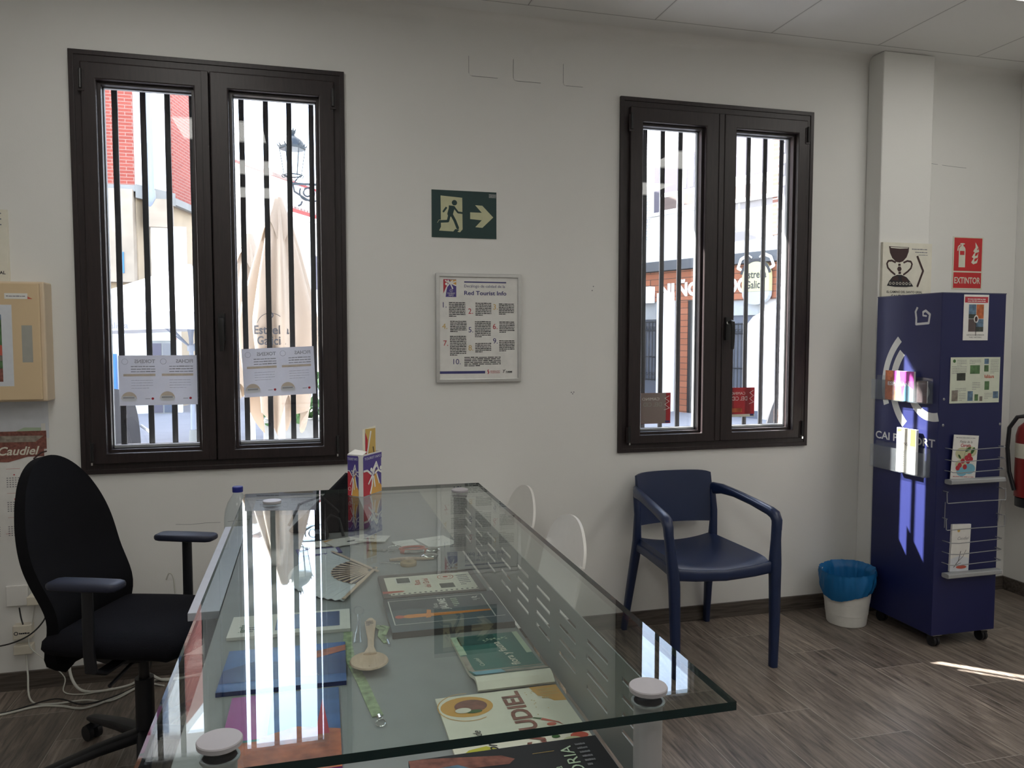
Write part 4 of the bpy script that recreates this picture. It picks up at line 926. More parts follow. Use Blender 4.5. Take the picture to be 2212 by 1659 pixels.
# ------------------------------------------------------------------ blue brochure stand
ks = thing('brochure_stand', 'tall navy blue brochure stand on castors with white wifi arcs', 'display stand', (2.97, -.42, 0))
KX0, KX1, KY0, KY1, KZ0, KZ1 = 2.790, 3.152, -.625, -.212, .062, 1.657
mb = MB(); mb.box((KX0, KY0, KZ0), (KX1, KY1, KZ1), 'kiosk_navy'); mb.build('body', ks, bevel=.003)
mb = MB(); mb.box((KX0-.0005, KY0-.0006, KZ1-.003), (KX1+.0005, KY1, KZ1+.0012), 'kiosk_edge'); mb.build('top_edge', ks)
for x, y in ((KX0+.045, KY0+.035), (KX1-.04, KY0+.035), (KX0+.045, KY1-.04), (KX1-.04, KY1-.04)):
    mb = MB(); mb.box((x-.025, y-.025, .056), (x+.025, y+.025, .0615), 'alu')
    for q in (-1, 1): mb.cyl((x+q*.003, y, .026), (x+q*.015, y, .026), .0255, 'plastic_black', n=20)
    mb.cyl((x, y, .03), (x, y, .058), .006, 'black_metal', n=10); mb.box((x-.017, y-.02, .042), (x+.017, y+.02, .05), 'plastic_black'); mb.build('castor', ks, smooth=True)
# print on the left face: u runs towards the camera (-y)
a = Art((KX0-.0004, 0, 0), (0, -1, 0), (0, 0, 1))
for r0, r1, a0, a1 in ((.292, .328, 134, 199), (.232, .272, 141, 228), (.118, .158, 196, 285)): a = Art((KX0-.0004, 0, 0), (0, -1, 0), (0, 0, 1)); a.arc(.588, 1.222, r0, r1, a0, a1, 'vinyl_grey', 1, 26); a.build('signal_arc', ks)
a = Art((KX0-.0004, 0, 0), (0, -1, 0), (0, 0, 1)); a.disc(.528, 1.200, .040, 'vinyl_grey', 1); a.build('signal_dot', ks)
a = Art((KX0-.0004, 0, 0), (0, -1, 0), (0, 0, 1))
a.stroke([(.480, 1.596), (.468, 1.575), (.474, 1.545), (.474, 1.516), (.550, 1.520), (.556, 1.56), (.53, 1.578), (.515, 1.572)], .011, 'vinyl_grey', 1); a.stroke([(.515, 1.572), (.515, 1.556), (.535, 1.553)], .008, 'vinyl_grey', 1)
a.build('logo_mark', ks)
a = Art((KX0-.0004, 0, 0), (0, -1, 0), (0, 0, 1)); a.text('CAI PUSPORT', .226, .945, .052, 'vinyl_grey', 2, bold=.02, width=.385); a.build('lettering', ks)
# acrylic pockets on the left face
def pocket(z0, z1, ya, yb):
    mb = MB(); x1 = KX0-.001; x0 = x1-.034; t_ = .0025
    mb.box((x0, yb, z0), (x1, ya, z0+t_), 'acrylic'); mb.box((x0, yb, z0), (x0+t_, ya, z1), 'acrylic'); mb.box((x0+t_, yb, z0+t_), (x1, yb+t_, z1), 'acrylic'); mb.box((x0+t_, ya-t_, z0+t_), (x1, ya, z1), 'acrylic'); mb.box((x1-t_, yb+t_, z0+t_), (x1, ya-t_, z1+.02), 'acrylic')
    mb.build('acrylic_pocket', ks)
pocket(1.145, 1.245, -.225, -.590); pocket(.802, .915, -.228, -.588)
def card(name, x, y0, y1, z0, z1, t_, label, cat, painter, lean=.0):
    r_ = thing(name, label, cat, (x, (y0+y1)/2, z0)); a = Art((x, -y0, z0), (0, -1, 0), (lean*-1, 0, 1)); w_, h_ = (y0-y1), z1-z0
    a.o = Vector((x, y0, z0)); a.slab(0, 0, w_, h_, t_, 'paper'); painter(a, w_, h_); a.build('sheets', r_)
def p1(a, w_, h_):
    a.rect(0, 0, w_, h_, 'purple', 1); a.poly([(0, 0), (w_*.4, 0), (w_*.28, h_), (0, h_)], 'orange_photo', 2); a.poly([(w_*.35, 0), (w_*.62, 0), (w_*.5, h_), (w_*.42, h_)], 'gold', 2); a.poly([(w_*.6, 0), (w_, 0), (w_, h_*.4), (w_*.72, h_*.6)], 'sky_print', 3); a.text('ESPADAN', w_*.1, h_*.5, .024, 'paper', 4, bold=.02, width=w_*.75)
card('brochure', 2.762, -.315, -.500, 1.149, 1.292, .010, 'stack of colourful red and turquoise brochures in the upper clear pocket', 'brochure', p1)
card('brochure', 2.772, -.503, -.572, 1.149, 1.250, .004, 'dark leaflet standing right of the colourful brochures in the upper pocket', 'brochure', lambda a, w_, h_: a.rect(0, 0, w_, h_, 'cover_brown', 1))
def p2(a, w_, h_):
    a.rect(0, 0, w_, h_, 'ivory', 1); a.poly([(w_*.02, h_*.98), (w_*.3, h_*.98), (w_*.2, h_*.92), (w_*.02, h_*.9)], 'lime', 2); a.poly([(w_*.72, h_*.62), (w_*.98, h_*.62), (w_*.98, h_), (w_*.72, h_)], 'orange', 2); a.text('CONSELL', w_*.08, h_*.62, .02, 'ink', 2, width=w_*.8); a.para(w_*.08, h_*.5, w_*.4, 8, .011, 'ink_soft', 2)
card('brochure', 2.762, -.402, -.525, .806, 1.018, .014, 'cream brochure with orange corner standing in the lower clear pocket', 'brochure', p2)
# front face: leaflets and wire racks
def front(name, x0, x1, z0, z1, y, t_, label, cat, painter, body='paper', tilt=0.):
    r_ = thing(name, label, cat, ((x0+x1)/2, y, z0)); c, s_ = math.cos(R(tilt)), math.sin(R(tilt))
    a = Art((x0, y, z0), (c, 0, s_), (-s_, 0, c)); a.slab(0, 0, x1-x0, z1-z0, t_, body); painter(a, x1-x0, z1-z0); a.build('sheet', r_)
FY = KY0-.0022
def q1(a, w_, h_):
    a.rect(.005, h_-.037, w_-.005, h_-.010, 'crimson', 1); a.para(.02, h_-.014, w_-.02, 2, .009, 'paper', 2, last=1)
    mx, my = w_/2, .098
    a.rect(.028, my+.002, mx-.001, h_-.045, 'photo_blue', 1); a.rect(mx+.001, my+.002, w_-.028, h_-.045, 'orange_photo', 1); a.rect(.028, .040, mx-.001, my, 'cover_brown', 1); a.rect(mx+.001, .040, w_-.028, my, 'photo_blue', 1)
    a.rect(.028, my+.002, mx-.001, my+.022, 'photo_dark', 2); a.rect(mx+.001, .040, w_-.028, .062, 'photo_dark', 2)
    a.disc(mx, my, .013, 'paper', 3, ry=.018); a.disc(mx, my, .008, 'ink_brown', 4, ry=.012); a.stroke([(mx, my), (mx, .022)], .002, 'ink', 3); a.text('ESPADAN INTERIOR', mx, .022, .008, 'ink', 2, 'c', width=w_*.7); a.text('PARC NATURAL', mx, .011, .008, 'ink', 2, 'c', width=w_*.5)
front('poster', 2.909, 3.050, 1.440, 1.650, FY, .0012, 'narrow poster with red header and four photographs at the top of the blue stand', 'poster', q1)
def q2(a, w_, h_):
    a.rect(0, 0, w_, h_, 'pale_green', 1)
    for (x0, y0, x1, y1, m_) in ((.11, .135, .165, .175, 'photo_green'), (.19, .18, .215, .205, 'photo_blue'), (.19, .145, .215, .175, 'photo_green'), (.036, .105, .085, .14, 'photo_dark'), (.01, .01, .045, .06, 'photo_mix'), (.10, .01, .13, .055, 'photo_blue'), (.14, .01, .16, .04, 'photo_green'), (.195, .06, .222, .10, 'photo_green'), (.245, .02, .276, .052, 'photo_blue'), (.168, .008, .185, .03, 'photo_mix')): a.rect(x0, y0, x1, y1, m_, 2)
    a.text('Valldaura', .19, .115, .022, 'coral', 3, width=.058, bold=.02); a.disc(.02, .195, .008, 'leaf', 2)
    for k, (x0, y0, x1, n_) in enumerate(((.035, .205, .09, 4), (.008, .175, .09, 5), (.105, .205, .17, 3), (.225, .205, .275, 9), (.03, .075, .09, 3), (.125, .10, .17, 5), (.05, .05, .09, 5), (.195, .05, .24, 4))): a.para(x0, y0, x1, n_, .0075, 'ink_soft', 2, seed=k, h=.25)
front('poster', 2.846, 3.127, 1.150, 1.362, FY, .0012, 'pale green information sheet with small photographs in the middle of the blue stand', 'poster', q2)
def rack(z0, zw):
    mb = MB(); mb.sweep([(KX0+.045, KY0-.022, z0), (KX1-.01, KY0-.022, z0)], [(.021, .011)]*2, (0, 1, 0), 'grey_paint', e=5); mb.build('ledge', ks, smooth=True)
    for z in zw:
        mb = MB(); mb.tube([(KX0+.045, KY0, z+.004), (KX0+.046, KY0-.034, z+.004), (KX0+.052, KY0-.040, z+.001), (KX0+.10, KY0-.041, z-.003), (KX0+.2, KY0-.041, z), (KX1-.02, KY0-.040, z+.003), (KX1-.012, KY0-.034, z+.003), (KX1-.012, KY0, z+.003)], .0022, 'wire_grey', 8); mb.tube([(KX1-.03, KY0-.03, z+.008), (KX1-.03, KY0-.044, z+.008)], .003, 'wire_grey', 8); mb.build('wire', ks, smooth=True)
rack(.790, (.836, .887, .940)); rack(.352, (.405, .456, .508))
for z in (.695, .570):
    mb = MB(); mb.tube([(KX0+.040, KY0, z+.05), (KX0+.038, KY0-.03, z+.05), (KX0+.028, KY0-.035, z+.048), (KX0+.028, KY0-.038, z+.002), (KX0+.032, KY0-.04, z), (KX0+.2, KY0-.04, z+.001), (KX1-.004, KY0-.04, z), (KX1-.001, KY0-.038, z+.004), (KX1-.001, KY0-.035, z+.05), (KX1-.012, KY0-.03, z+.052), (KX1-.012, KY0, z+.052)], .0023, 'wire_grey', 8); mb.build('wire_bracket', ks, smooth=True)
mb = MB(); mb.tube([(KX0+.042, KY0-.012, .695), (KX0+.042, KY0-.012, .575)], .0018, 'wire_grey', 6); mb.tube([(KX1-.006, KY0-.02, .695), (KX1-.016, KY0-.012, .575)], .0018, 'wire_grey', 6); mb.build('wire_link', ks)
for x, z in ((2.817, 1.050), (3.142, 1.047), (2.817, 1.17)):
    mb = MB(); mb.lathe([(.0065, 0), (.005, .002), (.001, .003)], 'wire_grey', (0, 0, 0), 12, cap=False); mb.v = [(x+p[0], KY0-p[2]-.0003, z+p[1]) for p in mb.v]; mb.build('screw', ks, smooth=True)
def q3(a, w_, h_):
    a.para(.012, h_-.008, w_-.02, 1, .006, 'ink_soft', 2, last=1); a.text('Fiesta de la', w_*.5, h_-.036, .016, 'ink', 2, 'c', shear=.3); a.text('Cereza', w_*.5, h_-.054, .020, 'crimson', 2, 'c', bold=.02, shear=.2)
    for x, y, r_, m_ in ((.055, .12, .040, 'glow_cream'), (.10, .13, .035, 'glow_cream'), (.05, .07, .03, 'glow_cream'), (.10, .05, .035, 'sky_print'), (.06, .035, .03, 'sky_print')): a.disc(x, y, r_, m_, 1, ry=r_*.7)
    for k, (x, y) in enumerate(((.06, .085), (.08, .10), (.095, .112), (.09, .085), (.045, .065), (.035, .052), (.075, .058), (.105, .095))): a.disc(x, y, .012, 'crimson', 2+k % 2, n=16)
    a.disc(.085, .140, .018, 'leaf', 3, ry=.007, rot=35); a.disc(.112, .135, .018, 'leaf', 3, ry=.008, rot=60); a.disc(.04, .105, .012, 'leaf', 3, ry=.005, rot=-50); a.stroke([(.06, .085), (.075, .15), (.09, .165)], .0015, 'leaf', 4); a.para(.012, .016, w_-.01, 1, .005, 'crimson', 2, last=1)
front('brochure', 2.852, 2.992, .8025, 1.008, KY0-.016, .003, 'white brochure with painted red cherries leaning in the upper wire rack', 'brochure', q3, tilt=-4)
def q4(a, w_, h_):
    a.disc(w_*.35, h_-.028, .008, 'gold', 2); a.text('Caudiel', w_*.62, h_-.072, .020, 'ink_soft', 2, 'c', shear=.4, width=w_*.62); a.poly([(0, 0), (w_, 0), (w_, .06), (w_*.5, .075), (0, .06)], 'paper_cool', 1)
    a.stroke([(.02, .02), (.045, .05), (.055, .095)], .003, 'ink', 3); a.stroke([(.04, .045), (.07, .07), (.085, .10)], .002, 'ink', 3); a.stroke([(.03, .03), (.06, .04)], .002, 'ink', 3); a.disc(w_*.6, .02, .03, 'coral', 2, ry=.008)
front('brochure', 2.872, 2.978, .3645, .586, KY0-.010, .016, 'stack of white winter landscape brochures leaning in the lower wire rack', 'brochure', q4, tilt=-2)
# hearth brush behind the stand
t = thing('brush', 'dark brush with stiff bristles sticking out behind the blue stand', 'brush', (3.20, -.45, .46)); mb = MB(); mb.cyl((3.158, -.50, .60), (3.155, -.42, .30), .010, 'plastic_black', n=10); mb.build('handle', t, smooth=True)
mb = MB()
for k in range(40): z_ = .60-.0026*k; mb.cyl((3.16, -.49+rnd.uniform(-.012, .012), z_), (3.225+rnd.uniform(-.012, .022)-.0012*k, -.50+rnd.uniform(-.03, .03), z_-.035+rnd.uniform(-.012, .012)), .0016, 'bristle', .001, n=5)
mb.build('bristles', t)

# ------------------------------------------------------------------ signs and pictures on the wall
def wallart(name, x0, z0, w_, h_, y, t_, body, label, cat, painter, part='panel', bevel=0.):
    r_ = thing(name, label, cat, (x0+w_/2, y, z0)); a = Art((x0, y-t_, z0), (1, 0, 0), (0, 0, 1)); a.slab(0, 0, w_, h_, t_-.0002, body); painter(a, w_, h_); a.build(part, r_, bevel=bevel); return r_
def exit_p(a, w_, h_):
    a.rect(0, 0, w_, h_, 'sign_green', 1); k = w_/517.
    P = lambda x, y: ((x-127)*k, (1552-y)*k)   # photo crop units
    # door field, cut by the runner
    def pg(pts, m, l): a.poly([P(*p) for p in pts], m, l)
    pg([(198, 1230), (369, 1240), (371, 1485), (350, 1508), (330, 1505), (345, 1488), (313, 1484), (297, 1503), (185, 1500), (200, 1470)], 'glow_cream', 2)
    c = P(307, 1281); a.disc(c[0], c[1], 21*k, 'sign_green', 3); G = 'sign_green'
    st = lambda pts, w, l=3: a.stroke([P(*p) for p in pts], w*k, G, l)
    st([(262, 1318), (300, 1320)], 30); st([(285, 1325), (272, 1370)], 44); st([(245, 1318), (220, 1352)], 15); st([(305, 1318), (335, 1355), (372, 1358)], 15)
    st([(268, 1375), (255, 1425), (190, 1430)], 20); st([(282, 1370), (310, 1420), (332, 1475)], 22)
    a.stroke([P(172, 1440), P(185, 1418), P(235, 1415)], 3*k, 'glow_cream', 4)
    pg([(432, 1350), (525, 1350), (472, 1293), (530, 1295), (618, 1383), (530, 1467), (473, 1464), (525, 1408), (432, 1402)], 'glow_cream', 2)
    a.para((583-127)*k, (1552-1200)*k, (640-127)*k, 5, 6*k, 'vinyl_grey', 2, last=1)
wallart('exit_sign', .5534, 1.9103, .3037, .2147, 0, .003, 'sign_lumi', 'dark green emergency exit sign with running figure and arrow pointing right', 'sign', exit_p)
# framed decalogue
def deca(a, w_, h_):
    W_, H_ = w_, h_; P = lambda x, y: ((x-150)/1050*W_, (1480-y)/1350*H_)
    def T(s, x, y, sz, m, l=2, **k): p = P(x, y); a.text(s, p[0], p[1], sz/1350*H_, m, l, **k)
    def RC(x0, y0, x1, y1, m, l=1): p = P(x0, y0); q = P(x1, y1); a.rect(min(p[0], q[0]), min(p[1], q[1]), max(p[0], q[0]), max(p[1], q[1]), m, l)
    RC(478, 183, 1042, 200, 'navy_print'); RC(152, 1378, 755, 1412, 'navy_print')
    T('Decálogo de calidad de la', 478, 262, 52, 'navy_print', width=(548)/1050*W_); T('Red Tourist Info', 478, 362, 76, 'navy_print', bold=.02, width=566/1050*W_)
    RC(203, 160, 373, 392, 'violet_print'); PG = lambda pts, m, l: a.poly([P(*p) for p in pts], m, l)
    PG([(203, 160), (285, 165), (240, 260), (215, 320), (203, 350)], 'crimson', 2); PG([(285, 165), (373, 165), (373, 235), (320, 225)], 'ochre', 2)
    PG([(203, 392), (203, 350), (240, 262), (262, 240), (245, 300), (232, 392)], 'paper', 3)
    for pts in ([(225, 175), (280, 205)], [(262, 170), (290, 215)], [(330, 175), (290, 205), (255, 250)], [(370, 185), (295, 215)], [(300, 210), (365, 240)], [(295, 215), (325, 280)]): a.stroke([P(*p) for p in pts], .006, 'paper', 4)
    c = P(243, 222); a.disc(c[0], c[1], .006, 'paper', 4); c = P(305, 308); a.arc(c[0], c[1], .006, .007, 0, 360, 'paper', 4); a.text('i', c[0], c[1]-.003, .010, 'paper', 4, 'c', bold=.03)
    T('TOURIST', 305, 356, 30, 'paper', 4, align='c', width=105/1050*W_); T('INFO', 305, 382, 30, 'paper', 4, align='c', width=62/1050*W_)
    for n_, x, y, m_ in (('1.', 197, 532, 'navy_print'), ('2.', 530, 612, 'crimson'), ('3.', 866, 552, 'gold'), ('4.', 186, 815, 'gold'), ('5.', 533, 860, 'navy_print'), ('6.', 860, 815, 'crimson'), ('7.', 200, 1038, 'crimson'), ('8.', 532, 1102, 'gold'), ('9.', 862, 1010, 'navy_print'), ('10.', 330, 1285, 'navy_print')): T(n_, x, y, 102, m_, 3)
    for k, (x0, y0, x1, n_) in enumerate(((275, 450, 492, 9), (627, 455, 840, 8), (942, 462, 1150, 7), (290, 698, 508, 7), (618, 700, 832, 10), (948, 705, 1155, 7), (286, 898, 503, 12), (622, 992, 838, 6), (946, 957, 1155, 7), (476, 1178, 967, 6))):
        p = P(x0, y0); q = P(x1, y0); a.para(p[0], p[1], q[0], n_, 22.4/1350*H_, 'ink', 2, seed=k, h=.52, last=.45)
    T('GENERALITAT', 822, 1392, 24, 'crimson', 3, width=135/1050*W_); T('VALENCIANA', 826, 1412, 24, 'crimson', 3, width=130/1050*W_); T('TURISME', 1035, 1402, 26, 'ink', 3, width=90/1050*W_, bold=.04); RC(1030, 1407, 1122, 1410, 'ink')
    a.stroke([P(800, 1360), P(790, 1380), P(805, 1395), P(795, 1415)], .004, 'crimson', 3); a.stroke([P(1000, 1408), P(1012, 1380), P(1000, 1368)], .0025, 'ink', 3); a.stroke([P(1012, 1380), P(1028, 1362)], .0025, 'ink', 3)
fr = wallart('framed_notice', .585, 1.262, .372, .468, -.012, .002, 'paper', 'silver framed notice headed Red Tourist Info with ten numbered paragraphs', 'framed notice', deca, 'sheet')
mb = MB(); frame_ring(mb, .5682, .9737, 1.2452, 1.7476, .017, .017, .017, .017, -.021, -.001, 'alu'); mb.box((.58, -.0118, 1.257), (.962, -.001, 1.736), 'alu'); mb.build('frame', fr, bevel=.0025)
# extinguisher sign on the nook wall
def ext_p(a, w_, h_):
    k = w_; a.rect(.008, .102, w_-.008, h_-.006, 'sign_red', 1); a.rect(.008, .008, w_-.008, .094, 'sign_red', 1); a.text('EXTINTOR', w_/2, .034, .048, 'sign_lumi', 3, 'c', bold=.02, width=w_*.86)
    a.rect(.040, .122, .084, .220, 'sign_lumi', 2); a.disc(.062, .218, .022, 'sign_lumi', 2); a.rect(.055, .225, .069, .255, 'sign_lumi', 2); a.rect(.047, .190, .077, .212, 'sign_red', 3); a.rect(.048, .248, .078, .254, 'sign_lumi', 2); a.stroke([(.05, .245), (.036, .235), (.032, .215)], .007, 'sign_lumi', 2)
    for dx, dy, s_ in ((0, 0, 1.), (.004, .03, .9), (.012, .062, .8)): a.poly([(.125+dx, .150+dy), (.140+dx, .140+dy), (.165+dx, .148+dy), (.172, .176+dy), (.160+dx, .160+dy), (.145+dx, .155+dy), (.150+dx, .182+dy), (.135+dx, .165+dy)], 'sign_lumi', 2)
    a.poly([(.14, .21), (.155, .205), (.17, .235), (.15, .262), (.152, .235)], 'sign_lumi', 2)
wallart('fire_extinguisher_sign', 3.448, 1.720, .205, .290, 0, .0025, 'sign_lumi', 'red sign with extinguisher and flames reading EXTINTOR above the blue stand', 'sign', ext_p)
# Santo Grial boards
def grail(a, w_, h_):
    k = w_/385.; P = lambda x, y: ((x-160)*k, h_-(y-150)*.000707)
    pg = lambda pts, m, l=1: a.poly([P(*p) for p in pts], m, l); st = lambda pts, w, m='ink_brown', l=2: a.stroke([P(*p) for p in pts], w*k, m, l)
    pg([(205, 178), (362, 182), (360, 215), (345, 255), (318, 285), (290, 296), (262, 290), (232, 262), (214, 225)], 'ink_brown'); pg([(215, 183), (355, 186), (352, 190), (290, 194), (222, 190)], 'ivory', 2)
    pg([(281, 303), (300, 303), (300, 320), (281, 320)], 'ink_brown'); c = P(291, 342); a.disc(c[0], c[1], 18*k, 'ink_brown', 1, n=6); pg([(285, 362), (305, 362), (304, 380), (284, 380)], 'ink_brown')
    for sg in (-1, 1):
        X = lambda x: 291+sg*x
        st([(X(30), 296), (X(60), 282), (X(88), 286), (X(98), 305), (X(90), 335), (X(65), 360), (X(35), 382)], 12)
    pg([(197, 466), (215, 430), (240, 400), (275, 385), (310, 385), (350, 402), (385, 440), (404, 468), (350, 474), (260, 474)], 'ink'); pg([(228, 425), (245, 403), (282, 393), (286, 428)], 'ink_brown', 2); pg([(310, 392), (345, 408), (368, 435), (315, 436)], 'ink_brown', 2)
    for x in (222, 248, 275, 300, 325, 350, 376): c = P(x, 448); a.arc(c[0], c[1], 6*k, 9*k, 0, 360, 'ivory', 3, 12)
    st([(428, 243), (478, 352), (437, 465)], 15, 'ink_brown')
    p = P(197, 518); a.text('EL CAMINO DEL SANTO GRIAL', p[0], p[1], 20*k, 'ink', 2, width=280*k, bold=.02); p = P(290, 552); a.text('CAUDIEL', p[0], p[1], 26*k, 'ink', 2, 'c', bold=.03, width=120*k)
    p = P(385, 183); a.para(p[0], p[1], p[0]+120*k, 1, 13*k, 'ink_soft', 2, last=1); p = P(412, 205); a.para(p[0], p[1], p[0]+95*k, 1, 13*k, 'ink_soft', 2, last=1); p = P(440, 227); a.para(p[0], p[1], p[0]+70*k, 1, 10*k, 'ink_soft', 2, last=1)
wallart('wall_plaque', 2.884, 1.600, .306, .346, -.113, .016, 'ivory', 'cream plaque with a grail and arrow, EL CAMINO DEL SANTO GRIAL, above the blue stand', 'plaque', grail, bevel=.001)
def grail2(a, w_, h_):
    a.para(w_-.12, h_-.006, w_-.02, 1, .012, 'ink_soft', 2, last=1); a.para(w_-.10, h_-.028, w_-.02, 1, .012, 'ink_soft', 2, last=1); a.para(w_-.09, h_-.05, w_-.02, 1, .012, 'ink_soft', 2, last=1); a.text('EL CAMINO DEL SANTO GRIAL', w_-.012-.0, .045, .017, 'ink', 2, 'r', bold=.03, width=w_*.8)
wallart('wall_plaque', -1.456, 1.660, .306, .30, 0, .016, 'ivory', 'cream plaque at the left edge of the picture above the beige cabinet', 'plaque', grail2, bevel=.001)

# ------------------------------------------------------------------ beige cabinet, calendar, sockets
cb = thing('wall_cabinet', 'beige metal wall cabinet with a landscape photo on its door at the left edge', 'cabinet', (-1.3, 0, 1.2))
mb = MB(); mb.box((-1.62, -.095, 1.199), (-1.004, -.0005, 1.672), 'cabinet_side'); mb.build('body', cb, bevel=.006)
mb = MB(); mb.box((-1.61, -.112, 1.206), (-1.018, -.096, 1.665), 'cabinet_beige'); dr = mb.build('door', cb, bevel=.004)
a = Art((0, -.1124, 0), (1, 0, 0), (0, 0, 1)); a.rect(-1.083, 1.355, -1.046, 1.500, 'label_grey', 1); a.build('grey_latch', dr)
a = Art((-1.30, -.1126, 1.262), (1, 0, 0), (0, 0, 1)); a.slab(0, 0, .185, .318, .0004, 'paper_cool'); a.rect(.02, .018, .148, .28, 'photo_green', 1); a.rect(.02, .018, .148, .07, 'meat', 2); a.rect(.02, .26, .148, .28, 'photo_blue', 2); a.poly([(.1, .13), (.148, .12), (.148, .16), (.12, .165)], 'coral', 3); a.rect(.02, .10, .148, .14, 'photo_mix', 2)
rt = thing('landscape_photo', 'landscape photo print stuck on the beige cabinet door', 'photo', (-1.2, -.1126, 1.262)); a.build('print', rt)
rt = thing('sticker', 'small white sticker with a red tip on the beige cabinet door', 'sticker', (-1.11, -.1126, 1.60)); a = Art((-1.138, -.1128, 1.603), (1, 0, 0), (0, 0, 1)); a.slab(0, 0, .080, .022, .0004, 'paper'); a.poly([(.080, 0), (.098, 0), (.080, .010)], 'coral', 1); a.para(.006, .017, .072, 1, .008, 'ink_soft', 1, last=1); a.build('print', rt)
def cal(a, w_, h_):
    h_ -= .023
    a.rect(0, h_-.13, w_, h_+.02, 'paper_cool', 1); X = w_-.30
    a.poly([(0, h_-.10), (w_-.12, h_-.10), (w_-.09, h_-.085), (w_-.02, h_-.087), (w_-.02, h_-.12), (0, h_-.12)], 'sage', 2); a.rect(0, h_-.175, w_-.01, h_-.10, 'meat', 2); a.poly([(0, h_-.140), (w_-.05, h_-.145), (w_-.02, h_-.12), (0, h_-.112)], 'stone_print', 3)
    a.rect(0, h_-.205, w_-.02, h_-.15, 'meat', 4); a.poly([(0, h_-.215), (w_-.15, h_-.225), (w_-.08, h_-.205), (0, h_-.20)], 'meat', 5)
    a.text('Caudiel', w_-.036, h_-.196, .048, 'ivory', 6, 'r', shear=.3, bold=.02, width=.15); a.rect(w_-.028, h_-.10, w_-.012, h_-.07, 'paper', 3); a.stroke([(w_-.06, h_-.215), (w_-.03, h_-.19), (w_-.012, h_-.185)], .006, 'ink_brown', 6)
    for r_ in range(3):
        for c_ in range(4):
            x0 = w_-.075-.085*c_; y0 = h_-.265-.100*r_
            a.rect(x0, y0+.012, x0+.05, y0+.013, 'crimson', 2); a.disc(x0+.028, y0-.012+.0, .003, 'crimson', 2, n=8)
            for i in range(6): a.para(x0+i*.010, y0-.018, x0+i*.010+.006, 5, .009, 'ink_soft', 2, last=1, seed=i)
    for k in range(5): a.rect(w_-.03-.06*k, .035, w_-.06-.06*k+.01, .036, 'crimson', 2)
    a.disc(w_-.012, .04, .006, 'crimson', 3)
wallart('calendar', -1.50, .617, .468, .578, 0, .002, 'paper', 'printed year calendar reading Caudiel hanging under the beige cabinet', 'calendar', cal, 'sheet')
def socket(x0, z0, w_, label):
    t = thing('wall_socket', label, 'socket', (x0+w_/2, 0, z0)); mb = MB(); mb.box((x0, -.012, z0), (x0+w_, -.0003, z0+.085), 'white_plastic'); mb.build('cover', t, bevel=.003); return t
s1 = socket(-1.208, .353, .080, 'plain white square wall socket at the lower left'); s2 = socket(-1.118, .353, .083, 'white wall socket holding the plug-in adapter behind the office chair')
mb = MB(); mb.lathe([(.019, 0), (.020, .004), (.017, .006)], 'grey_paint', (0, 0, 0), 20, cap=False); mb.v = [(-1.065+p[0], -.0125-p[2], .398+p[1]) for p in mb.v]; mb.build('outlet', s2, smooth=True)
t = thing('plug_adapter', 'cream plug-in adapter box in the wall socket', 'adapter', (-1.09, -.02, .37)); mb = MB(); mb.box((-1.118, -.062, .366), (-1.058, -.013, .402), 'cream_plastic'); mb.build('housing', t, bevel=.003)
for k, (z, lb) in enumerate(((.222, 'upper cream junction box with black lettering on the wall by the cables'), (.158, 'lower cream junction box on the wall above the baseboard'))):
    t = thing('junction_box', lb, 'junction box', (-1.14, 0, z)); mb = MB(); mb.box((-1.180, -.040, z), (-1.112, -.0003, z+(.058 if k == 0 else .038)), 'cream_plastic'); mb.build('housing', t, bevel=.003)
    if k == 0: a = Art((-1.180, -.0404, z), (1, 0, 0), (0, 0, 1)); a.arc(.013, .026, .005, .008, 0, 360, 'ink', 1, 12); a.para(.024, .036, .062, 1, .014, 'ink', 1, last=1); a.build('print', t)
def cable(pts, r_, m_, label):
    # smooth Catmull-Rom through the points
    P_ = [Vector(p) for p in pts]; P_ = [P_[0]*2-P_[1]]+P_+[P_[-1]*2-P_[-2]]; out = []
    for i in range(1, len(P_)-2):
        for k in range(8):
            t_ = k/8; a_, b_, c_, d_ = P_[i-1:i+3]; out.append(.5*((2*b_)+(-a_+c_)*t_+(2*a_-5*b_+4*c_-d_)*t_**2+(-a_+3*b_-3*c_+d_)*t_**3))
    out.append(P_[-2]); mb = MB(); mb.tube(out, r_, m_, 8); mb.build('cable', smooth=True, label=label, cat='cable', group='cables along the foot of the wall')
cable([(-1.155, -.03, .352), (-1.15, -.03, .31), (-1.142, -.035, .282)], .003, 'cable_black', 'short black cable between the white socket and the upper junction box')
cable([(-1.045, -.05, .38), (-1.06, -.05, .30), (-1.13, -.06, .235), (-1.25, -.06, .21), (-1.40, -.05, .25)], .003, 'cable_black', 'black cable sagging from the adapter to the left edge')
cable([(-1.10, -.015, .366), (-1.11, -.02, .30), (-1.12, -.045, .20), (-1.05, -.05, .12), (-.99, -.06, .055), (-.985, -.09, .006), (-.90, -.13, .005), (-.80, -.10, .005)], .0022, 'cable_white', 'thin white cable dropping from the adapter to the floor')
cable([(-1.30, -.18, .005), (-1.18, -.24, .005), (-1.05, -.20, .005), (-.96, -.22, .005), (-.86, -.26, .005), (-.74, -.16, .005), (-.66, -.07, .006), (-.55, -.07, .006), (-.35, -.06, .006)], .0045, 'cable_white', 'long white cable winding across the floor under the office chair')
cable([(-1.14, -.02, .15), (-1.13, -.04, .08), (-1.09, -.14, .006), (-1.0, -.19, .005), (-.88, -.20, .010), (-.78, -.22, .005), (-.68, -.10, .006), (-.6, -.13, .005)], .0035, 'cable_white', 'white cable hanging from the lower junction box')
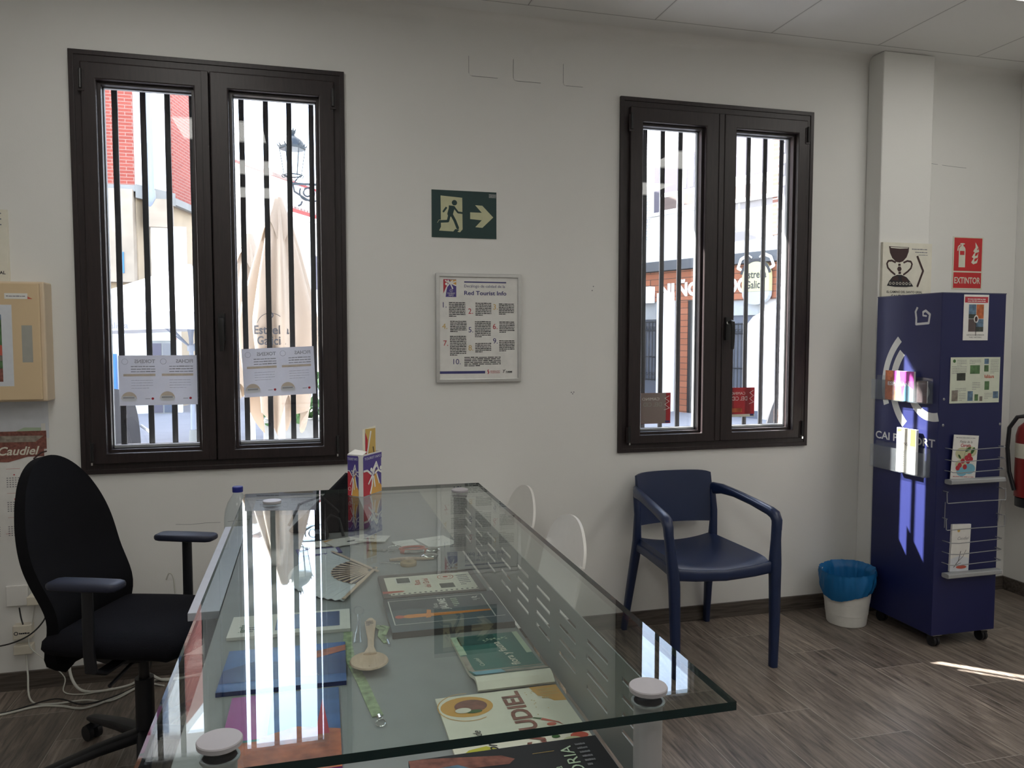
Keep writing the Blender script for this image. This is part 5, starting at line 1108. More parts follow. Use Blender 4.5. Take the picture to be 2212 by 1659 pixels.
cable([(-.96, -.02, .23), (-.965, -.04, .16), (-.97, -.06, .08), (-.93, -.10, .02), (-.86, -.12, .006), (-.74, -.09, .006), (-.68, -.05, .03), (-.60, -.08, .006), (-.45, -.05, .006), (-.28, -.05, .006)], .0055, 'cable_white', 'thick white cable looping down behind the backrest')
cable([(-1.32, -.26, .004), (-1.15, -.22, .004), (-1.0, -.16, .011), (-.88, -.24, .012), (-.78, -.20, .011), (-.70, -.10, .012), (-.665, -.06, .06), (-.66, -.05, .17)], .003, 'cable_black', 'black cable crossing the white cables on the floor')
cable([(-.60, -.02, .42), (-.585, -.03, .45), (-.57, -.03, .43), (-.565, -.03, .36)], .003, 'cable_white', 'short white cable loop visible between armrest and seat')

# ------------------------------------------------------------------ fire extinguisher on the right wall
t = thing('fire_extinguisher', 'red fire extinguisher with black hose hanging at the right edge', 'fire extinguisher', (3.79, -.215, .56))
ex, ey = 3.795, -.225
mb = MB(); mb.lathe([(.060, .0), (.075, .008), (.076, .34), (.066, .385), (.040, .412), (.020, .42)], 'red', (ex, ey, .58), 32); mb.lathe([(.0765, .22), (.0768, .30)], 'ivory', (ex, ey, .58), 32, cap=False); mb.build('cylinder', t, smooth=True)
mb = MB(); mb.lathe([(.062, 0), (.070, .004), (.070, .05), (.064, .056)], 'plastic_black', (ex, ey, .530), 28); mb.build('foot', t, smooth=True)
mb = MB(); mb.cyl((ex, ey, 1.0), (ex, ey, 1.035), .016, 'chrome', n=16); mb.box((ex-.035, ey-.012, 1.03), (ex+.02, ey+.012, 1.045), 'chrome'); mb.sweep([(ex-.01, ey, 1.048), (ex+.01, ey-.03, 1.062), (ex+.02, ey-.08, 1.068)], [(.010, .003)]*3, (1, 0, 0), 'red'); mb.build('valve', t, smooth=True)
mb = MB(); mb.tube([(ex-.02, ey+.01, 1.03), (ex-.055, ey+.045, 1.02), (ex-.085, ey+.065, .96), (ex-.088, ey+.07, .85), (ex-.082, ey+.06, .72), (ex-.075, ey+.03, .62)], .011, 'plastic_black', 10); mb.build('hose', t, smooth=True)
mb = MB(); mb.box((3.858, ey-.02, .88), (3.8795, ey+.02, 1.0), 'grey_paint'); mb.build('bracket', t)

# ------------------------------------------------------------------ notices stuck on the panes
def notice(x0, z0, w_, h_, y, tilt, label, fade):
    r_ = thing('window_notice', label, 'notice', (x0+w_/2, y, z0), 'notices taped to the left window'); c, s_ = math.cos(R(tilt)), math.sin(R(tilt))
    a = Art((x0, y, z0), (c, 0, s_), (-s_, 0, c)); a.slab(0, 0, w_, h_, .0005, 'notice_paper'); m_ = 'ink_faint'
    for k, (tt, xx) in enumerate((('TOKENS', .125), ('FICHAS', w_-.015))):
        a.text(tt, xx+(.018 if k == 0 else 0), h_-.032, .021, m_, 2, 'l', bold=.03, flip=True); xr = xx+(.018 if k == 0 else 0)
        a.para(xr-.095, h_-.038, xr, 3, .011, m_, 1, seed=k+3, h=.4, last=1); a.rect(xr-.125, h_-.088, xr, h_-.078, 'orange_soft', 1)
        a.para(xr-.095, h_-.095, xr-.01, 4, .011, m_, 1, seed=k+9, h=.12, last=.8); a.arc(xr-.118, h_-.026, .011, .0125, 0, 360, m_, 1, 16)
        a.disc(xr-.105, .028, .030, 'orange_soft', 1, a0=0, a1=180); a.poly([(xr-.135, .018), (xr-.075, .018), (xr-.078, .034), (xr-.088, .040), (xr-.130, .040)], 'paper_cool', 2); a.rect(xr-.128, .030, xr-.084, .037, m_, 3)
        a.disc(xr-.013, .028, .0055, 'crimson', 2, n=8); a.rect(xr-.042, .026, xr-.022, .029, m_, 2)
    a.build('sheet', r_)
mat('orange_soft', (.66, .58, .50, 1), .7); mat('ink_faint', (.40, .41, .45, 1), .7)
notice(-.772, 1.165, .308, .212, .029, 0, 'notice reading TOKENS and FICHAS in mirror writing on the left pane', 0)
notice(-.272, 1.190, .305, .212, .029, 2.4, 'slightly tilted mirror-written TOKENS and FICHAS notice on the pane before the beige parasol', 0)
def red_notice(x0, z0, w_, h_, label, body, strip):
    r_ = thing('window_sticker', label, 'notice', (x0+w_/2, .029, z0), 'red notices in the right window'); a = Art((x0, .029, z0), (1, 0, 0), (0, 0, 1)); a.slab(0, 0, w_, h_, .0005, 'notice_red'); 
    a.rect(0, .001, w_*strip, h_, body, 1)
    a.text('CAMINO', w_*.62, h_*.76, .020, 'paper', 3, 'l', flip=True, width=w_*.58); a.text('DEL CID', w_*.70, h_*.56, .030, 'paper' if strip < .5 else 'label_grey', 3, 'l', flip=True, width=w_*.62)
    a.stroke([(w_*.95, h_*.9), (w_*.80, h_*.82), (w_*.95, h_*.72), (w_*.80, h_*.62), (w_*.96, h_*.5), (w_*.78, h_*.44)], .0025, 'paper', 3); a.rect(w_*.82, .004, w_*.97, .014, 'navy_print', 3)
    if strip < .5: a.rect(0, h_*.16, w_*.5, h_*.30, 'orange_photo', 2); a.rect(0, 0, w_, h_*.09, 'sign_lumi', 2)
    a.build('sheet', r_)
red_notice(1.608, 1.020, .163, .155, 'brownish square notice with red right edge, low in the right window', 'notice_brown', .84)
red_notice(2.105, 1.042, .145, .152, 'red notice with white mirror writing beside the dark terrace chair, right window', 'notice_red', .0)

# ================================================================== outside
mb = MB(); mb.box((-40, TW+.001, -.16), (45, 70, -.02), 'street'); mb.build('ground', kind='structure')
# --- building A, corner house with brick panels
bA = thing('building', 'corner building with red brick panels and a grey downpipe seen through the left window', 'building', (-6, 14, -.02))
dA = Vector((.225, .974, 0)).normalized(); nA = Vector((dA.y, -dA.x, 0)); cA = Vector((-2.708, 13.8, 0)); fl = Vector((-3.17, 13.0, 0)); ZT = 9.2
LA = 3.6; eA = cA+dA*LA
foot = [(-16, 13.0), (fl.x, fl.y), (cA.x, cA.y), (eA.x, eA.y), (eA.x-6, eA.y+2), (-16, 20)]
mb = MB(); mb.prism(foot, (0, 0, 4.37), (1, 0, 0), (0, 1, 0), (0, 0, 1), ZT-4.37, 'stucco'); mb.build('upper_walls', bA)
foot2 = [(-16, 13.1), (fl.x-.02, 13.1), (cA.x-.06, 13.85), (eA.x-.08, eA.y), (eA.x-6, eA.y+2), (-16, 20)]
mb = MB(); mb.prism(foot2, (0, 0, -.02), (1, 0, 0), (0, 1, 0), (0, 0, 1), 4.37, 'stucco_beige'); mb.build('lower_walls', bA)
mb = MB(); mb.box((-16, 12.80, 2.53), (-3.21, 13.095, 4.30), 'stucco_stain'); mb.build('projecting_bay', bA)
mb = MB(); mb.box((-16, 12.955, 4.40), (-3.195, 12.999, ZT-.3), 'brick_red'); mb.build('brick_panel', bA)
mb = MB(); o = cA+dA*.10+nA*.002; mb.prism([(0, 0), (LA-.1, 0), (LA-.1, ZT-4.6), (0, ZT-4.6)], tuple(o+Vector((0, 0, 4.32))), tuple(dA), (0, 0, 1), tuple(nA), .05, 'brick_red'); mb.build('brick_panel', bA)
mb = MB(); mb.box((-16, 12.92, 4.28), (-3.17, 13.0, 4.40), 'concrete'); o = cA+nA*.02
mb.prism([(0, 0), (LA, 0), (LA, .14), (0, .14)], tuple(o+Vector((0, 0, 4.19))), tuple(dA), (0, 0, 1), tuple(nA), .10, 'concrete'); mb.prism([(fl.x, fl.y-.10), (fl.x, 13.0), (cA.x, 13.8), (cA.x+.12, 13.78)], (0, 0, 4.16), (1, 0, 0), (0, 1, 0), (0, 0, 1), .26, 'concrete'); mb.build('ledge', bA)
mb = MB(); mb.box((-3.02, 12.95, 3.62), (-2.62, 13.7, 4.16), 'stucco_stain'); mb.build('corbel', bA)
mb = MB(); mb.cyl((-2.90, 12.98, 4.30), (-2.90, 12.98, ZT), .055, 'pipe_grey', n=14); mb.tube([(-2.90, 12.98, 4.32), (-2.89, 12.96, 4.18), (-2.93, 13.0, 4.05), (-3.0, 13.1, 3.98)], .07, 'pipe_grey', 12); mb.build('downpipe', bA, smooth=True)
mb = MB(); mb.box((-3.45, 12.78, 2.70), (-3.385, 12.799, 3.10), 'blue_sheet'); mb.build('window', bA)
mb = MB(); mb.box((-2.95, 13.06, 2.2), (-2.3, 13.10, 3.65), 'stucco'); mb.build('plaster_patch', bA)
mb = MB(); 
for k in range(30): mb.box((-9+k*.2, 13.05, ZT), (-8.97+k*.2, 13.08, ZT+.9), 'black_metal')
mb.box((-9.1, 13.04, ZT+.87), (-3.1, 13.09, ZT+.92), 'black_metal'); mb.build('roof_railing', bA)
# shop front under the bay, further down the arcade
mb = MB(); mb.box((-2.935, 12.70, -.02), (-2.53, 12.80, 1.80), 'concrete'); sf = mb.build('shop_door', bA)
mb = MB(); mb.box((-2.915, 12.69, .0), (-2.75, 12.699, 1.35), 'pane_dim'); mb.box((-2.72, 12.69, .0), (-2.55, 12.699, 1.35), 'pane_dark'); mb.box((-2.915, 12.688, 1.40), (-2.55, 12.699, 1.78), 'pale_green'); mb.build('pane', sf)
mb = MB(); mb.box((-3.9, 12.82, -.02), (-2.42, 12.95, 2.35), 'stucco'); mb.build('shop_wall', bA)
a = Art((-2.915, 12.686, 1.40), (1, 0, 0), (0, 0, 1))
for x, y, m_ in ((.06, .2, 'navy_print'), (.19, .28, 'navy_print'), (.30, .22, 'crimson'), (-.06, .12, 'coral'), (.42, .04, 'coral')): a.disc(x, y, .03, m_, 1, n=8)
for k in range(4): a.rect(0, .06+.09*k, .36, .065+.09*k, 'ink_soft', 1)
a.build('shop_stickers', bA)
mb = MB(); mb.box((-3.9, 12.6, .35), (-3.55, 12.75, 1.15), 'blue_sheet'); mb.build('blue_panel', bA)
# --- roofed house D up the street
bD = thing('building', 'white house with tiled roof and red eave behind the street lantern', 'building', (-2, 21, -.02))
oD = Vector((-2.19, 20.5, 0)); dD = Vector((.498, .867, 0)); nD = Vector((-dD.y, dD.x, 0))   # nD points away from the street (left/back)
def PD(s_, n_, z): return tuple(oD+dD*s_+nD*n_+Vector((0, 0, z)))
mb = MB(); mb.prism([(0, 0), (12, 0), (12, 5), (0, 5)], PD(-1, .25, -.02), tuple(dD), tuple(nD), (0, 0, 1), 5.6, 'stucco'); mb.build('walls', bD)
mb = MB(); mb.add([PD(-1, -.2, 5.75), PD(11.5, -.2, 5.75), PD(11.5, 3.2, 7.75), PD(-1, 3.2, 7.75), PD(-1, -.2, 5.60), PD(11.5, -.2, 5.60), PD(11.5, 3.2, 7.60), PD(-1, 3.2, 7.60)], [(0, 1, 2, 3), (7, 6, 5, 4), (0, 4, 5, 1), (1, 5, 6, 2), (2, 6, 7, 3), (3, 7, 4, 0)], 'tile_roof')
for k in range(62): s_ = -1+.2*k; mb.cyl(PD(s_, -.24, 5.76), PD(s_, 3.2, 7.78), .055, 'tile_roof', n=6)
mb.build('roof', bD)
mb = MB(); mb.prism([(0, 0), (12.6, 0), (12.6, .12), (0, .12)], PD(-1, -.27, 5.58), tuple(dD), (0, 0, 1), tuple(-nD), .03, 'fascia_red'); mb.build('eave', bD)
mb = MB(); mb.tube([PD(-1, 3.2, 7.82), PD(11.5, 3.2, 7.82)], .10, 'fascia_red', 8); mb.build('ridge', bD)
mb = MB(); mb.prism([(-.5, 0), (1.9, 0), (1.9, .08), (-.5, .08)], PD(0, -.9, 6.3), tuple(dD), (0, 0, 1), tuple(-nD), .25, 'tile_roof'); mb.prism([(-.5, 0), (1.9, 0), (1.9, 6.3), (-.5, 6.3)], PD(0, -.85, 0), tuple(dD), (0, 0, 1), tuple(nD), .8, 'stucco'); mb.build('near_wing', bD)
mb = MB()
for s_ in (2.4, 5.4, 8.): mb.prism([(0, 0), (.9, 0), (.9, 1.2), (0, 1.2)], PD(s_, .24, 3.2), tuple(dD), (0, 0, 1), tuple(-nD), .02, 'pane_dim')
mb.build('window', bD)
# --- building C hidden behind the wall pier between the windows; carries the lantern
bC = thing('building', 'plain white house wall carrying the lantern bracket, mostly hidden between the windows', 'building', (3, 11, -.02))
mb = MB(); mb.box((.42, 9.2, -.02), (4.9, 15, 6.6), 'stucco'); mb.build('walls', bC); mb = MB(); mb.box((.36, 9.1, 6.6), (5.0, 15.1, 6.75), 'tile_roof'); mb.build('roof_slab', bC)
# --- lantern
ln = thing('street_lantern', 'ornate black street lantern on a scroll bracket seen through the left window', 'lantern', (-.18, 8.6, 3.75))
lx, ly = -.180, 8.6
mb = MB(); mb.lathe([(.195, 0), (.20, .03), (.185, .05), (.175, .075), (.15, .12), (.10, .165), (.05, .19), (.035, .215), (.05, .235), (.055, .27), (.02, .28)], 'lamp_dark', (lx, ly, 4.26), 16)
for k in range(12):
    a_ = 2*math.pi*k/12; mb.cyl((lx+.195*math.cos(a_), ly+.195*math.sin(a_), 4.29), (lx+.22*math.cos(a_), ly+.22*math.sin(a_), 4.335), .012, 'lamp_dark', .004, n=6)
for k in range(5): a_ = 2*math.pi*k/5; mb.cyl((lx+.045*math.cos(a_), ly+.045*math.sin(a_), 4.53), (lx+.06*math.cos(a_), ly+.06*math.sin(a_), 4.575), .012, 'lamp_dark', .004, n=6)
mb.build('hood', ln, smooth=True, ang=40)
mb = MB(); mb.lathe([(.185, .38), (.125, 0)], 'lamp_glass', (lx, ly, 3.88), 6, cap=False); mb.build('glass', ln)
mb = MB()
for k in range(6): a_ = 2*math.pi*k/6; mb.cyl((lx+.125*math.cos(a_), ly+.125*math.sin(a_), 3.88), (lx+.185*math.cos(a_), ly+.185*math.sin(a_), 4.27), .006, 'lamp_dark', n=6)
mb.tube([(lx+.13*math.cos(2*math.pi*k/20), ly+.13*math.sin(2*math.pi*k/20), 3.875) for k in range(20)], .010, 'lamp_dark', 6, True)
for s_ in (-1, 1): mb.tube([(lx+s_*(.13+.025*math.cos(a_)), ly, 3.865+.025*math.sin(a_)) for a_ in [2*math.pi*k/10 for k in range(10)]], .007, 'lamp_dark', 5, True); mb.tube([(lx+s_*.10, ly, 3.87), (lx+s_*.04, ly, 3.80), (lx+.02, ly, 3.75)], .010, 'lamp_dark', 6)
mb.build('cage', ln)
mb = MB(); mb.box((lx-.02, ly-.02, 3.74), (.425, ly+.02, 3.77), 'lamp_dark')
sc = []
for k in range(34): a_ = k*.30; r_ = .125*(1-k/46); sc.append((.035+r_*math.cos(a_+2.6), ly, 3.625+r_*math.sin(a_+2.6)))
mb.tube(sc, .012, 'lamp_dark', 6); mb.tube([(lx, ly, 3.74), (lx+.02, ly, 3.64), (.0, ly, 3.54), (.08, ly, 3.50), (.18, ly, 3.52), (.30, ly, 3.44), (.42, ly, 3.40)], .013, 'lamp_dark', 6); mb.tube([(-.05, ly, 3.50), (-.07, ly, 3.45), (-.11, ly, 3.43)], .014, 'lamp_dark', 6)
mb.tube([(.26, ly, 3.74), (.22, ly, 3.66), (.28, ly, 3.6), (.34, ly, 3.66)], .010, 'lamp_dark', 6); mb.cyl((.42, ly, 3.3), (.42, ly, 3.9), .02, 'lamp_dark', n=8); mb.cyl((.42, ly, 3.4), (.42, 9.2, 3.4), .015, 'lamp_dark', n=8); mb.cyl((.42, ly, 3.76), (.42, 9.2, 3.76), .015, 'lamp_dark', n=8)
mb.build('bracket', ln)
ln2 = thing('street_lantern', 'small dark lantern at the left edge of the right pane of the left window', 'lantern', (-1.03, 8.9, 2.33)); mb = MB(); mb.lathe([(.09, 0), (.11, .18), (.13, .19), (.05, .30), (.01, .33)], 'lamp_dark', (-1.045, 8.9, 2.33), 6); mb.cyl((-1.045, 8.9, 2.62), (-1.045, 8.9, 2.75), .01, 'lamp_dark', n=6); mb.build('body', ln2); mb = MB(); mb.tube([(-1.045, 8.9, 2.75), (-1.2, 8.95, 2.85), (-1.5, 9.0, 2.7), (-1.5, 9.0, -.02)], .02, 'lamp_dark', 6); mb.build('pole', ln2)
# --- closed parasols
def closed_parasol(x, y, label, ztop=2.50, R0=.235, seed=1, pole=True, text=True, sc=1.):
    t = thing('closed_parasol', label, 'parasol', (x, y, -.02), 'closed cafe parasols'); r2 = random.Random(seed); ph_ = [r2.uniform(0, 6.3) for _ in range(4)]
    mb = MB()
    def cl(u, v):
        a_ = 2*math.pi*u; z = ztop-.04-1.52*v; low = .10*math.sin(4*a_+ph_[0])+.07*math.sin(8*a_+ph_[1])
        R_ = (.035+(R0-.035)*(min(1, v/.55)**.8))*(1-.25*max(0, v-.6)/.4)
        fold = 1+(.13+.12*v)*math.sin(8*a_+ph_[2])+.07*math.sin(13*a_+ph_[3]+3*v)
        return Vector((x+R_*fold*math.cos(a_), y+R_*fold*math.sin(a_), z+low*max(0, v-.75)/.25))
    mb.shell(cl, 96, 22, .003, 'parasol_beige'); mb.build('canopy', t, smooth=True, ang=80)
    mb = MB()
    def fl_(u, v):
        a_ = 2*math.pi*u; return Vector((x+(.03+.085*v)*math.cos(a_)*(1+.10*math.sin(4*a_)), y+(.03+.085*v)*math.sin(a_)*(1+.10*math.sin(4*a_)), ztop+.01-.26*v-.08*v*math.sin(4*a_+.8)))
    mb.shell(fl_, 48, 8, .003, 'parasol_beige'); mb.build('top_flap', t, smooth=True, ang=80)
    mb = MB(); mb.cyl((x, y, -.02), (x, y, ztop+.02), .024, 'white_plastic', n=16); mb.build('pole', t, smooth=True)
    mb = MB(); mb.lathe([(.22, 0), (.22, .05), (.05, .08), (.035, .2)], 'concrete', (x, y, -.018), 24); mb.build('foot', t, smooth=True)
    mb = MB(); mb.tube([(x+(R0*.93)*math.cos(2*math.pi*k/28), y+(R0*.93)*math.sin(2*math.pi*k/28), ztop-1.10) for k in range(28)], .007, 'fabric_black', 6, True); mb.build('tie', t)
    if text:
        a = Art((x-.085, y-R0*1.22, 0), (1, 0, 0), (0, 0, 1)); zc = 1.50
        a.arc(.03, zc+.02, .103, .107, 20, 160, 'ink', 1); a.text('Estrella', .03, zc-.02, .085, 'ink', 2, 'c', bold=.02, width=.25); a.text('Galicia', .03, zc-.095, .085, 'ink', 2, 'c', bold=.02, width=.20); a.disc(.03, zc+.11, .022, 'ink', 1, n=12); a.disc(.03, zc+.11, .012, 'parasol_beige', 2, n=12); a.poly([(-.06, zc-.125), (.12, zc-.125), (.10, zc-.16), (-.04, zc-.16)], 'ink', 2)
        # wrap the print round the folded cloth
        cxp, cyp, rr = x, y, R0*1.17; nv = []
        for (vx, vy, vz) in a.v: an = (vx-cxp)/rr; d_ = rr+(y-R0*1.22-vy); nv.append((cxp+d_*math.sin(an), cyp-d_*math.cos(an), vz))
        a.v = nv; a.build('print', t)
closed_parasol(-.195, 2.40, 'closed beige parasol reading Estrella Galicia nearest to the left window', seed=2, ztop=2.46)
closed_parasol(-.53, 4.35, 'closed beige parasol standing behind and left of the lettered one', seed=5, ztop=2.44, text=False)
closed_parasol(.33, 2.95, 'closed beige parasol partly cut off by the right edge of the left window', seed=9, ztop=2.46)
# ivy, low stone wall and white column behind the parasols
mb = MB()
for k in range(420):
    c_ = Vector((-.55+rnd.random()*1.1, 4.6+rnd.random()*.4, .55+rnd.random()*.55)); r_ = rnd.uniform(.03, .06); n_ = Vector((rnd.uniform(-1, 1), rnd.uniform(-1, .2), rnd.uniform(-.4, 1))).normalized(); u_ = n_.orthogonal().normalized(); v_ = n_.cross(u_)
    mb.add([tuple(c_+(u_*math.cos(a_)+v_*math.sin(a_)*.8)*r_) for a_ in [2*math.pi*j/6 for j in range(6)]], [tuple(range(6))], 'ivy_leaf')
pt = thing('planter', 'stone planter with green ivy behind the beige parasols', 'planter', (0, 4.9, -.02)); mb.build('ivy', pt, kind='stuff')
mb = MB(); mb.box((-.45, 4.65, -.02), (.7, 5.05, .62), 'stoneblock'); mb.build('trough', pt, bevel=.02)
# --- open parasol
op = thing('open_parasol', 'open white cafe parasol with grey pole seen through the left window', 'parasol', (-1.50, 7.45, -.02))
ox, oy, rz, az = -1.495, 7.45, 1.70, 2.42
mb = MB(); hs = 1.45; cor = [(-hs, -hs), (hs, -hs), (hs, hs), (-hs, hs)]; top = (ox, oy, az)
n8 = []
for k in range(8):
    a_ = cor[k//2]; b_ = cor[(k//2+1) % 4]; p = a_ if k % 2 == 0 else ((a_[0]+b_[0])/2, (a_[1]+b_[1])/2); n8.append((ox+p[0], oy+p[1], rz+(.06 if k % 2 else 0)))
for k in range(8):
    p, q = n8[k], n8[(k+1) % 8]; mb.add([top, p, q], [(0, 1, 2)], 'parasol_white'); mb.add([p, q, (q[0], q[1], q[2]-.20), (p[0], p[1], p[2]-.20)], [(0, 1, 2, 3)], 'parasol_white')
cn = mb.build('canopy', op); so = cn.modifiers.new('s', 'SOLIDIFY'); so.thickness = .004
a = Art((ox-.75, oy-hs-.01, rz-.17), (1, 0, 0), (0, 0, 1)); a.text('Estrella Galicia', 0, .03, .10, 'ink_soft', 2, 'c', bold=.02); a.build('print', op)
mb = MB(); mb.cyl((ox, oy, -.02), (ox, oy, az), .028, 'pipe_grey', n=16); mb.cyl((ox, oy, 1.28), (ox, oy, 1.36), .05, 'pipe_grey', n=16); mb.build('pole', op, smooth=True)
for k in range(8):
    p = Vector(n8[k]); mb = MB(); tpv = Vector((ox, oy, az-.03)); md = tpv+(p-tpv)*.5; mb.cyl(tuple(tpv), tuple(p-Vector((0, 0, .02))), .010, 'pipe_grey', n=6); rb = mb.build('rib', op); mb = MB(); mb.cyl((ox, oy, 1.32), tuple(md-Vector((0, 0, .02))), .010, 'pipe_grey', n=6); mb.build('strut', rb)
mb = MB(); mb.lathe([(.30, 0), (.30, .06), (.06, .09), (.045, .25)], 'concrete', (ox, oy, -.018), 24); mb.build('foot', op, smooth=True)
# --- terrace table and chair
t = thing('terrace_table', 'dark square terrace table at the foot of the left window', 'table', (-1.22, 3.0, -.02))
mb = MB(); mb.box((-1.75, 2.65, .52), (-1.08, 3.35, .56), 'rattan'); mb.build('tabletop', t, bevel=.006)
for x, y in ((-1.70, 2.7), (-1.13, 2.7), (-1.70, 3.3), (-1.13, 3.3)): mb = MB(); mb.cyl((x, y, -.018), (x, y, .52), .02, 'rattan', n=12); mb.build('leg', t)
def tchair(x, y, face, label, hb=.92):
    t = thing('terrace_chair', label, 'chair', (x, y, -.02), 'dark woven terrace chairs'); d = Vector((math.cos(R(face)), math.sin(R(face)), 0)); s_ = Vector((-d.y, d.x, 0)); o = Vector((x, y, -.02))
    mb = MB(); mb.shell(lambda u, v: o+d*(u-.5)*.44+s_*(v-.5)*.46+Vector((0, 0, .45)), 6, 6, .03, 'rattan'); mb.build('seat', t)
    mb = MB(); mb.shell(lambda u, v: o-d*(.21+.07*v-.03*(2*u-1)**2)+s_*(u-.5)*.46*(1-.25*v**3)+Vector((0, 0, .47+(hb-.45)*v-.05*(2*u-1)**2*v)), 14, 10, .02, 'rattan'); mb.build('backrest', t, smooth=True, ang=70)
    for q in (-1, 1):
        mb = MB(); mb.tube([o+d*.20+s_*.24*q, o+d*.21+s_*.25*q+Vector((0, 0, .45)), o+d*.18+s_*.25*q+Vector((0, 0, .66)), o-d*.2+s_*.24*q+Vector((0, 0, .68))], .014, 'alu', 8); mb.build('armrest', t, smooth=True)
        mb = MB(); mb.cyl(tuple(o-d*.20+s_*.21*q), tuple(o-d*.19+s_*.21*q+Vector((0, 0, .45))), .013, 'alu', n=8); mb.build('leg', t)
tchair(-1.62, 3.75, -70, 'dark terrace chair behind the square terrace table', 1.0)
tchair(3.98, 2.55, 100, 'dark woven chair with silver frame seen low in the right window', .96)

# --- building B along the side street (facade seen obliquely through the right window)
K = .7; OB = Vector((8.12, 8.39, 0)); dB = Vector((-.391, .920, 0)).normalized(); nB = Vector((-dB.y, dB.x, 0))
if nB.x > 0: nB = -nB      # outwards, towards the street and the camera
def zB(z): return 1.45+(z-1.45)*K
def fb(mb, s0, z0, s1, z1, m_, out=0., th=.05):
    s0, s1 = sorted((s0*K, s1*K)); z0, z1 = sorted((zB(z0), zB(z1)))
    o = OB+dB*s0+nB*(out-th); mb.prism([(0, 0), (s1-s0, 0), (s1-s0, z1-z0), (0, z1-z0)], tuple(o+Vector((0, 0, z0))), tuple(dB), (0, 0, 1), tuple(nB), th, m_)
bB = thing('building', 'white street house with timber bar front NINO DO seen through the right window', 'building', (8, 10, -.02))
mb = MB(); fb(mb, -4, -.65, 9, 8.3, 'stucco', 0, 3.); mb.build('walls', bB)
def part(nm, items, out=.0, th=.05, parent=None, **k):
    mb = MB()
    for (s0, z0, s1, z1, m_) in items: fb(mb, s0, z0, s1, z1, m_, out, th)
    return mb.build(nm, parent or bB, **k)
def win_b(s0, z0, s1, z1, m_): 
    f = part('window', [(s0+.09, z0-.09, s1-.09, z1+.09, 'white_plastic')], .03, .05); part('pane', [(s0, z0, s1, z1, m_)], .036, .05, f)
win_b(4.008, 5.628, 3.482, 6.55, 'pane_dim'); win_b(3.298, 5.629, 2.892, 6.60, 'pane_dim'); win_b(3.992, 5.14, 3.524, 5.50, 'shutter_brown'); win_b(3.247, 5.187, 2.916, 5.516, 'shutter_brown'); win_b(4.358, 5.09, 4.161, 6.45, 'pane_dim')
win_b(1.598, 5.70, 1.206, 6.75, 'pane_dim'); win_b(1.041, 5.66, .531, 6.70, 'pane_dim'); win_b(1.600, 5.118, .52, 5.44, 'shutter_brown')
part('curtain', [(3.27, 5.66, 3.16, 6.55, 'paper'), (3.05, 5.66, 2.92, 6.55, 'paper')], .04, .05)
part('string_course', [(4.62, 5.0, 2.4, 5.09, 'stucco'), (2.4, 5.0, -.3, 5.09, 'stucco')], .08, .08)
part('stone_cladding', [(2.2, 4.0, .375, 5.19, 'stone_wall')], .02, .05)
part('brick_pier', [(.405, 4.05, .20, 7.5, 'brick_brown')], .03, .05)
part('brick_quoin', [(5.2, 4.3, 4.55, 8.2, 'brick_white')], .03, .05)
part('cornice', [(4.9, 3.38, .0, 3.65, 'awning_dark')], .22, .22)
part('timber_band', [(4.9, 2.52, 3.45, 3.36, 'plank_clad'), (3.45, 2.52, 1.9, 3.36, 'plank_clad'), (1.9, 2.45, .1, 3.36, 'plank_clad')], .10, .12)
part('timber_post', [(3.396, -.85, 2.99, 2.5, 'plank_clad')], .10, .12); part('black_jamb', [(2.98, -.85, 2.87, 2.5, 'black_metal')], .09, .1)
part('white_box', [(4.75, 2.47, 4.2, 2.95, 'stucco')], .25, .15); part('white_column', [(4.05, -.75, 3.46, 2.75, 'stucco')], .16, .2)
part('shutter_housing', [(4.75, 2.0, 4.2, 2.47, 'grey_paint'), (2.2, 2.05, .76, 2.45, 'grey_paint')], .05, .06)
part('shop_opening', [(4.75, -.75, 4.17, 2.0, 'pane_dark'), (2.2, -.75, .755, 2.05, 'pane_dark')], .01, .04)
mb = MB()
def grille(s0, s1, z0, z1):
    n_ = int((s1-s0)/.105)
    for k in range(n_+1): s_ = s0+(s1-s0)*k/max(1, n_); o = OB+dB*s_*K+nB*.07; mb.cyl(tuple(o+Vector((0, 0, zB(z0)))), tuple(o+Vector((0, 0, zB(z1)))), .010, 'iron', n=6)
    for zz in (z0+.03, z0+(z1-z0)*.4, z1-.28, z1-.03):
        p = OB+dB*s0*K+nB*.07; q = OB+dB*s1*K+nB*.07; mb.cyl(tuple(p+Vector((0, 0, zB(zz)))), tuple(q+Vector((0, 0, zB(zz)))), .013, 'iron', n=6)
    for k in range(n_):
        s_ = s0+(s1-s0)*(k+.5)/max(1, n_)
        for zz in (z1-.2, z0+.2): o = OB+dB*s_*K+nB*.07+Vector((0, 0, zB(zz))); mb.tube([tuple(o+dB*.028*math.cos(a_)+Vector((0, 0, .028*math.sin(a_)))) for a_ in [2*math.pi*j/8 for j in range(8)]], .006, 'iron', 4, True)
grille(4.20, 4.70, .2, 1.95); grille(.78, 2.1, -.15, 1.85)
mb.build('iron_grille', bB)
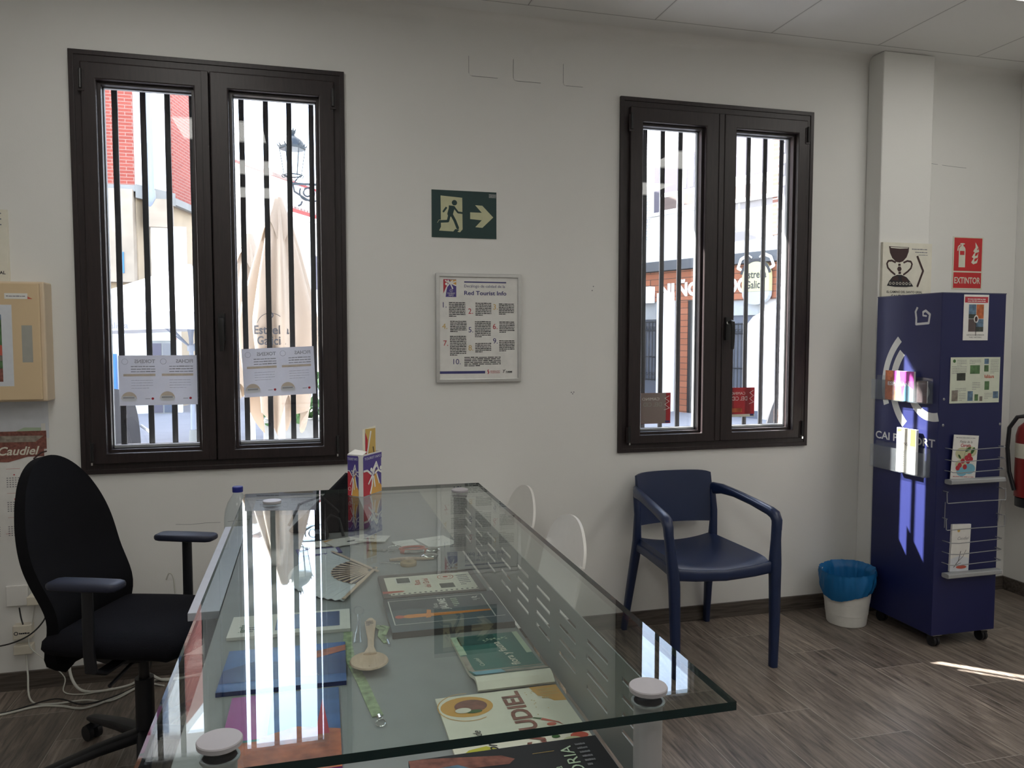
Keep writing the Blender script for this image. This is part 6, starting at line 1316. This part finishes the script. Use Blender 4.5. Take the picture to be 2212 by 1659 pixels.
# letters on the timber band (u runs from far to near = left to right)
def lt(s_, sl, z, h_, wd): a = Art(tuple(OB+nB*.112), tuple(-dB), (0, 0, 1)); a.text(s_, -sl*K, zB(z), h_*K*1.38, 'paper', 3, 'l', bold=.05, width=wd*K); a.build('lettering', bB)
lt('NI', 4.02, 2.65, .36, .56); lt('ÑO', 3.36, 2.65, .36, .80); lt('DO', 1.64, 2.66, .37, .66)
bs = thing('bar_sign', 'round-topped cream bar sign reading Estrella Galicia with black scrolls on the timber bar front', 'sign', (8, 8.6, 2.3)); a = Art(tuple(OB+nB*.24), tuple(-dB), (0, 0, 1)); cS = -.665*K; zS = zB(3.0); rS = .40*K
mb = MB(); po = [(cS-rS, zB(2.64)), (cS+rS, zB(2.64))]+[(cS+rS*math.cos(R(q)), zS+rS*1.15*math.sin(R(q))) for q in range(0, 181, 15)]
mb.prism(po, tuple(a.o-nB*.10), tuple(a.u), (0, 0, 1), tuple(nB), .0995, 'signcream')
a.text('Estrella', cS, zB(2.98), .19, 'ink', 2, 'c', bold=.02, width=rS*1.62); a.text('Galicia', cS, zB(2.72), .19, 'ink', 2, 'c', bold=.02, width=rS*1.4); a.arc(cS, zS, rS*.98, rS*1.16, 12, 168, 'ink', 1, 16)
for q in (-1, 1): a.stroke([(cS+q*rS*.30, zS+rS*1.2), (cS+q*rS*.62, zS+rS*1.42), (cS+q*rS*1.1, zS+rS*1.2), (cS+q*rS*1.32, zS+rS*.65), (cS+q*rS*1.12, zS+rS*.55)], .055, 'paper', 1); a.stroke([(cS+q*rS*.2, zS+rS*1.0), (cS+q*rS*.55, zS+rS*1.32)], .04, 'ink', 2)
b = len(mb.v); mb.v += a.v; mb.f += [tuple(b+q for q in f) for f in a.f]; mb.m += a.m; mb.build('face', bs)
mb = MB(); po = [(cS-rS, zB(2.64)-.003), (cS+rS, zB(2.64)-.003)]+[(cS+rS*math.cos(R(-q)), zB(2.60)-rS*.75*math.sin(R(q))) for q in range(15, 180, 15)]; mb.prism(po, tuple(a.o-nB*.10), tuple(a.u), (0, 0, 1), tuple(nB), .095, 'grey_paint'); mb.build('lower_plate', bs)
mb = MB(); o = a.o+a.u*cS; mb.cyl(tuple(o-nB*.1+Vector((0, 0, zS))), tuple(o-nB*.14+Vector((0, 0, zS))), .02, 'black_metal', n=8); mb.build('arm', bs)
# white closed parasol by the bar
t = thing('closed_parasol', 'closed white parasol in front of the bar, right pane of the right window', 'parasol', (5.8, 5.3, -.02), 'closed cafe parasols')
px_, py_ = 5.80, 5.3; mb = MB()
mb.shell(lambda u, v: Vector((px_+(.05+.22*min(1, v/.10))*(1+.07*math.sin(16*math.pi*u))*math.cos(2*math.pi*u), py_+(.05+.22*min(1, v/.10))*(1+.07*math.sin(16*math.pi*u))*math.sin(2*math.pi*u), 1.82-1.30*v)), 64, 14, .003, 'parasol_white'); mb.build('canopy', t, smooth=True, ang=80)
mb = MB(); mb.cyl((px_, py_, -.02), (px_, py_, 1.84), .025, 'white_plastic', n=12); mb.build('pole', t, smooth=True)
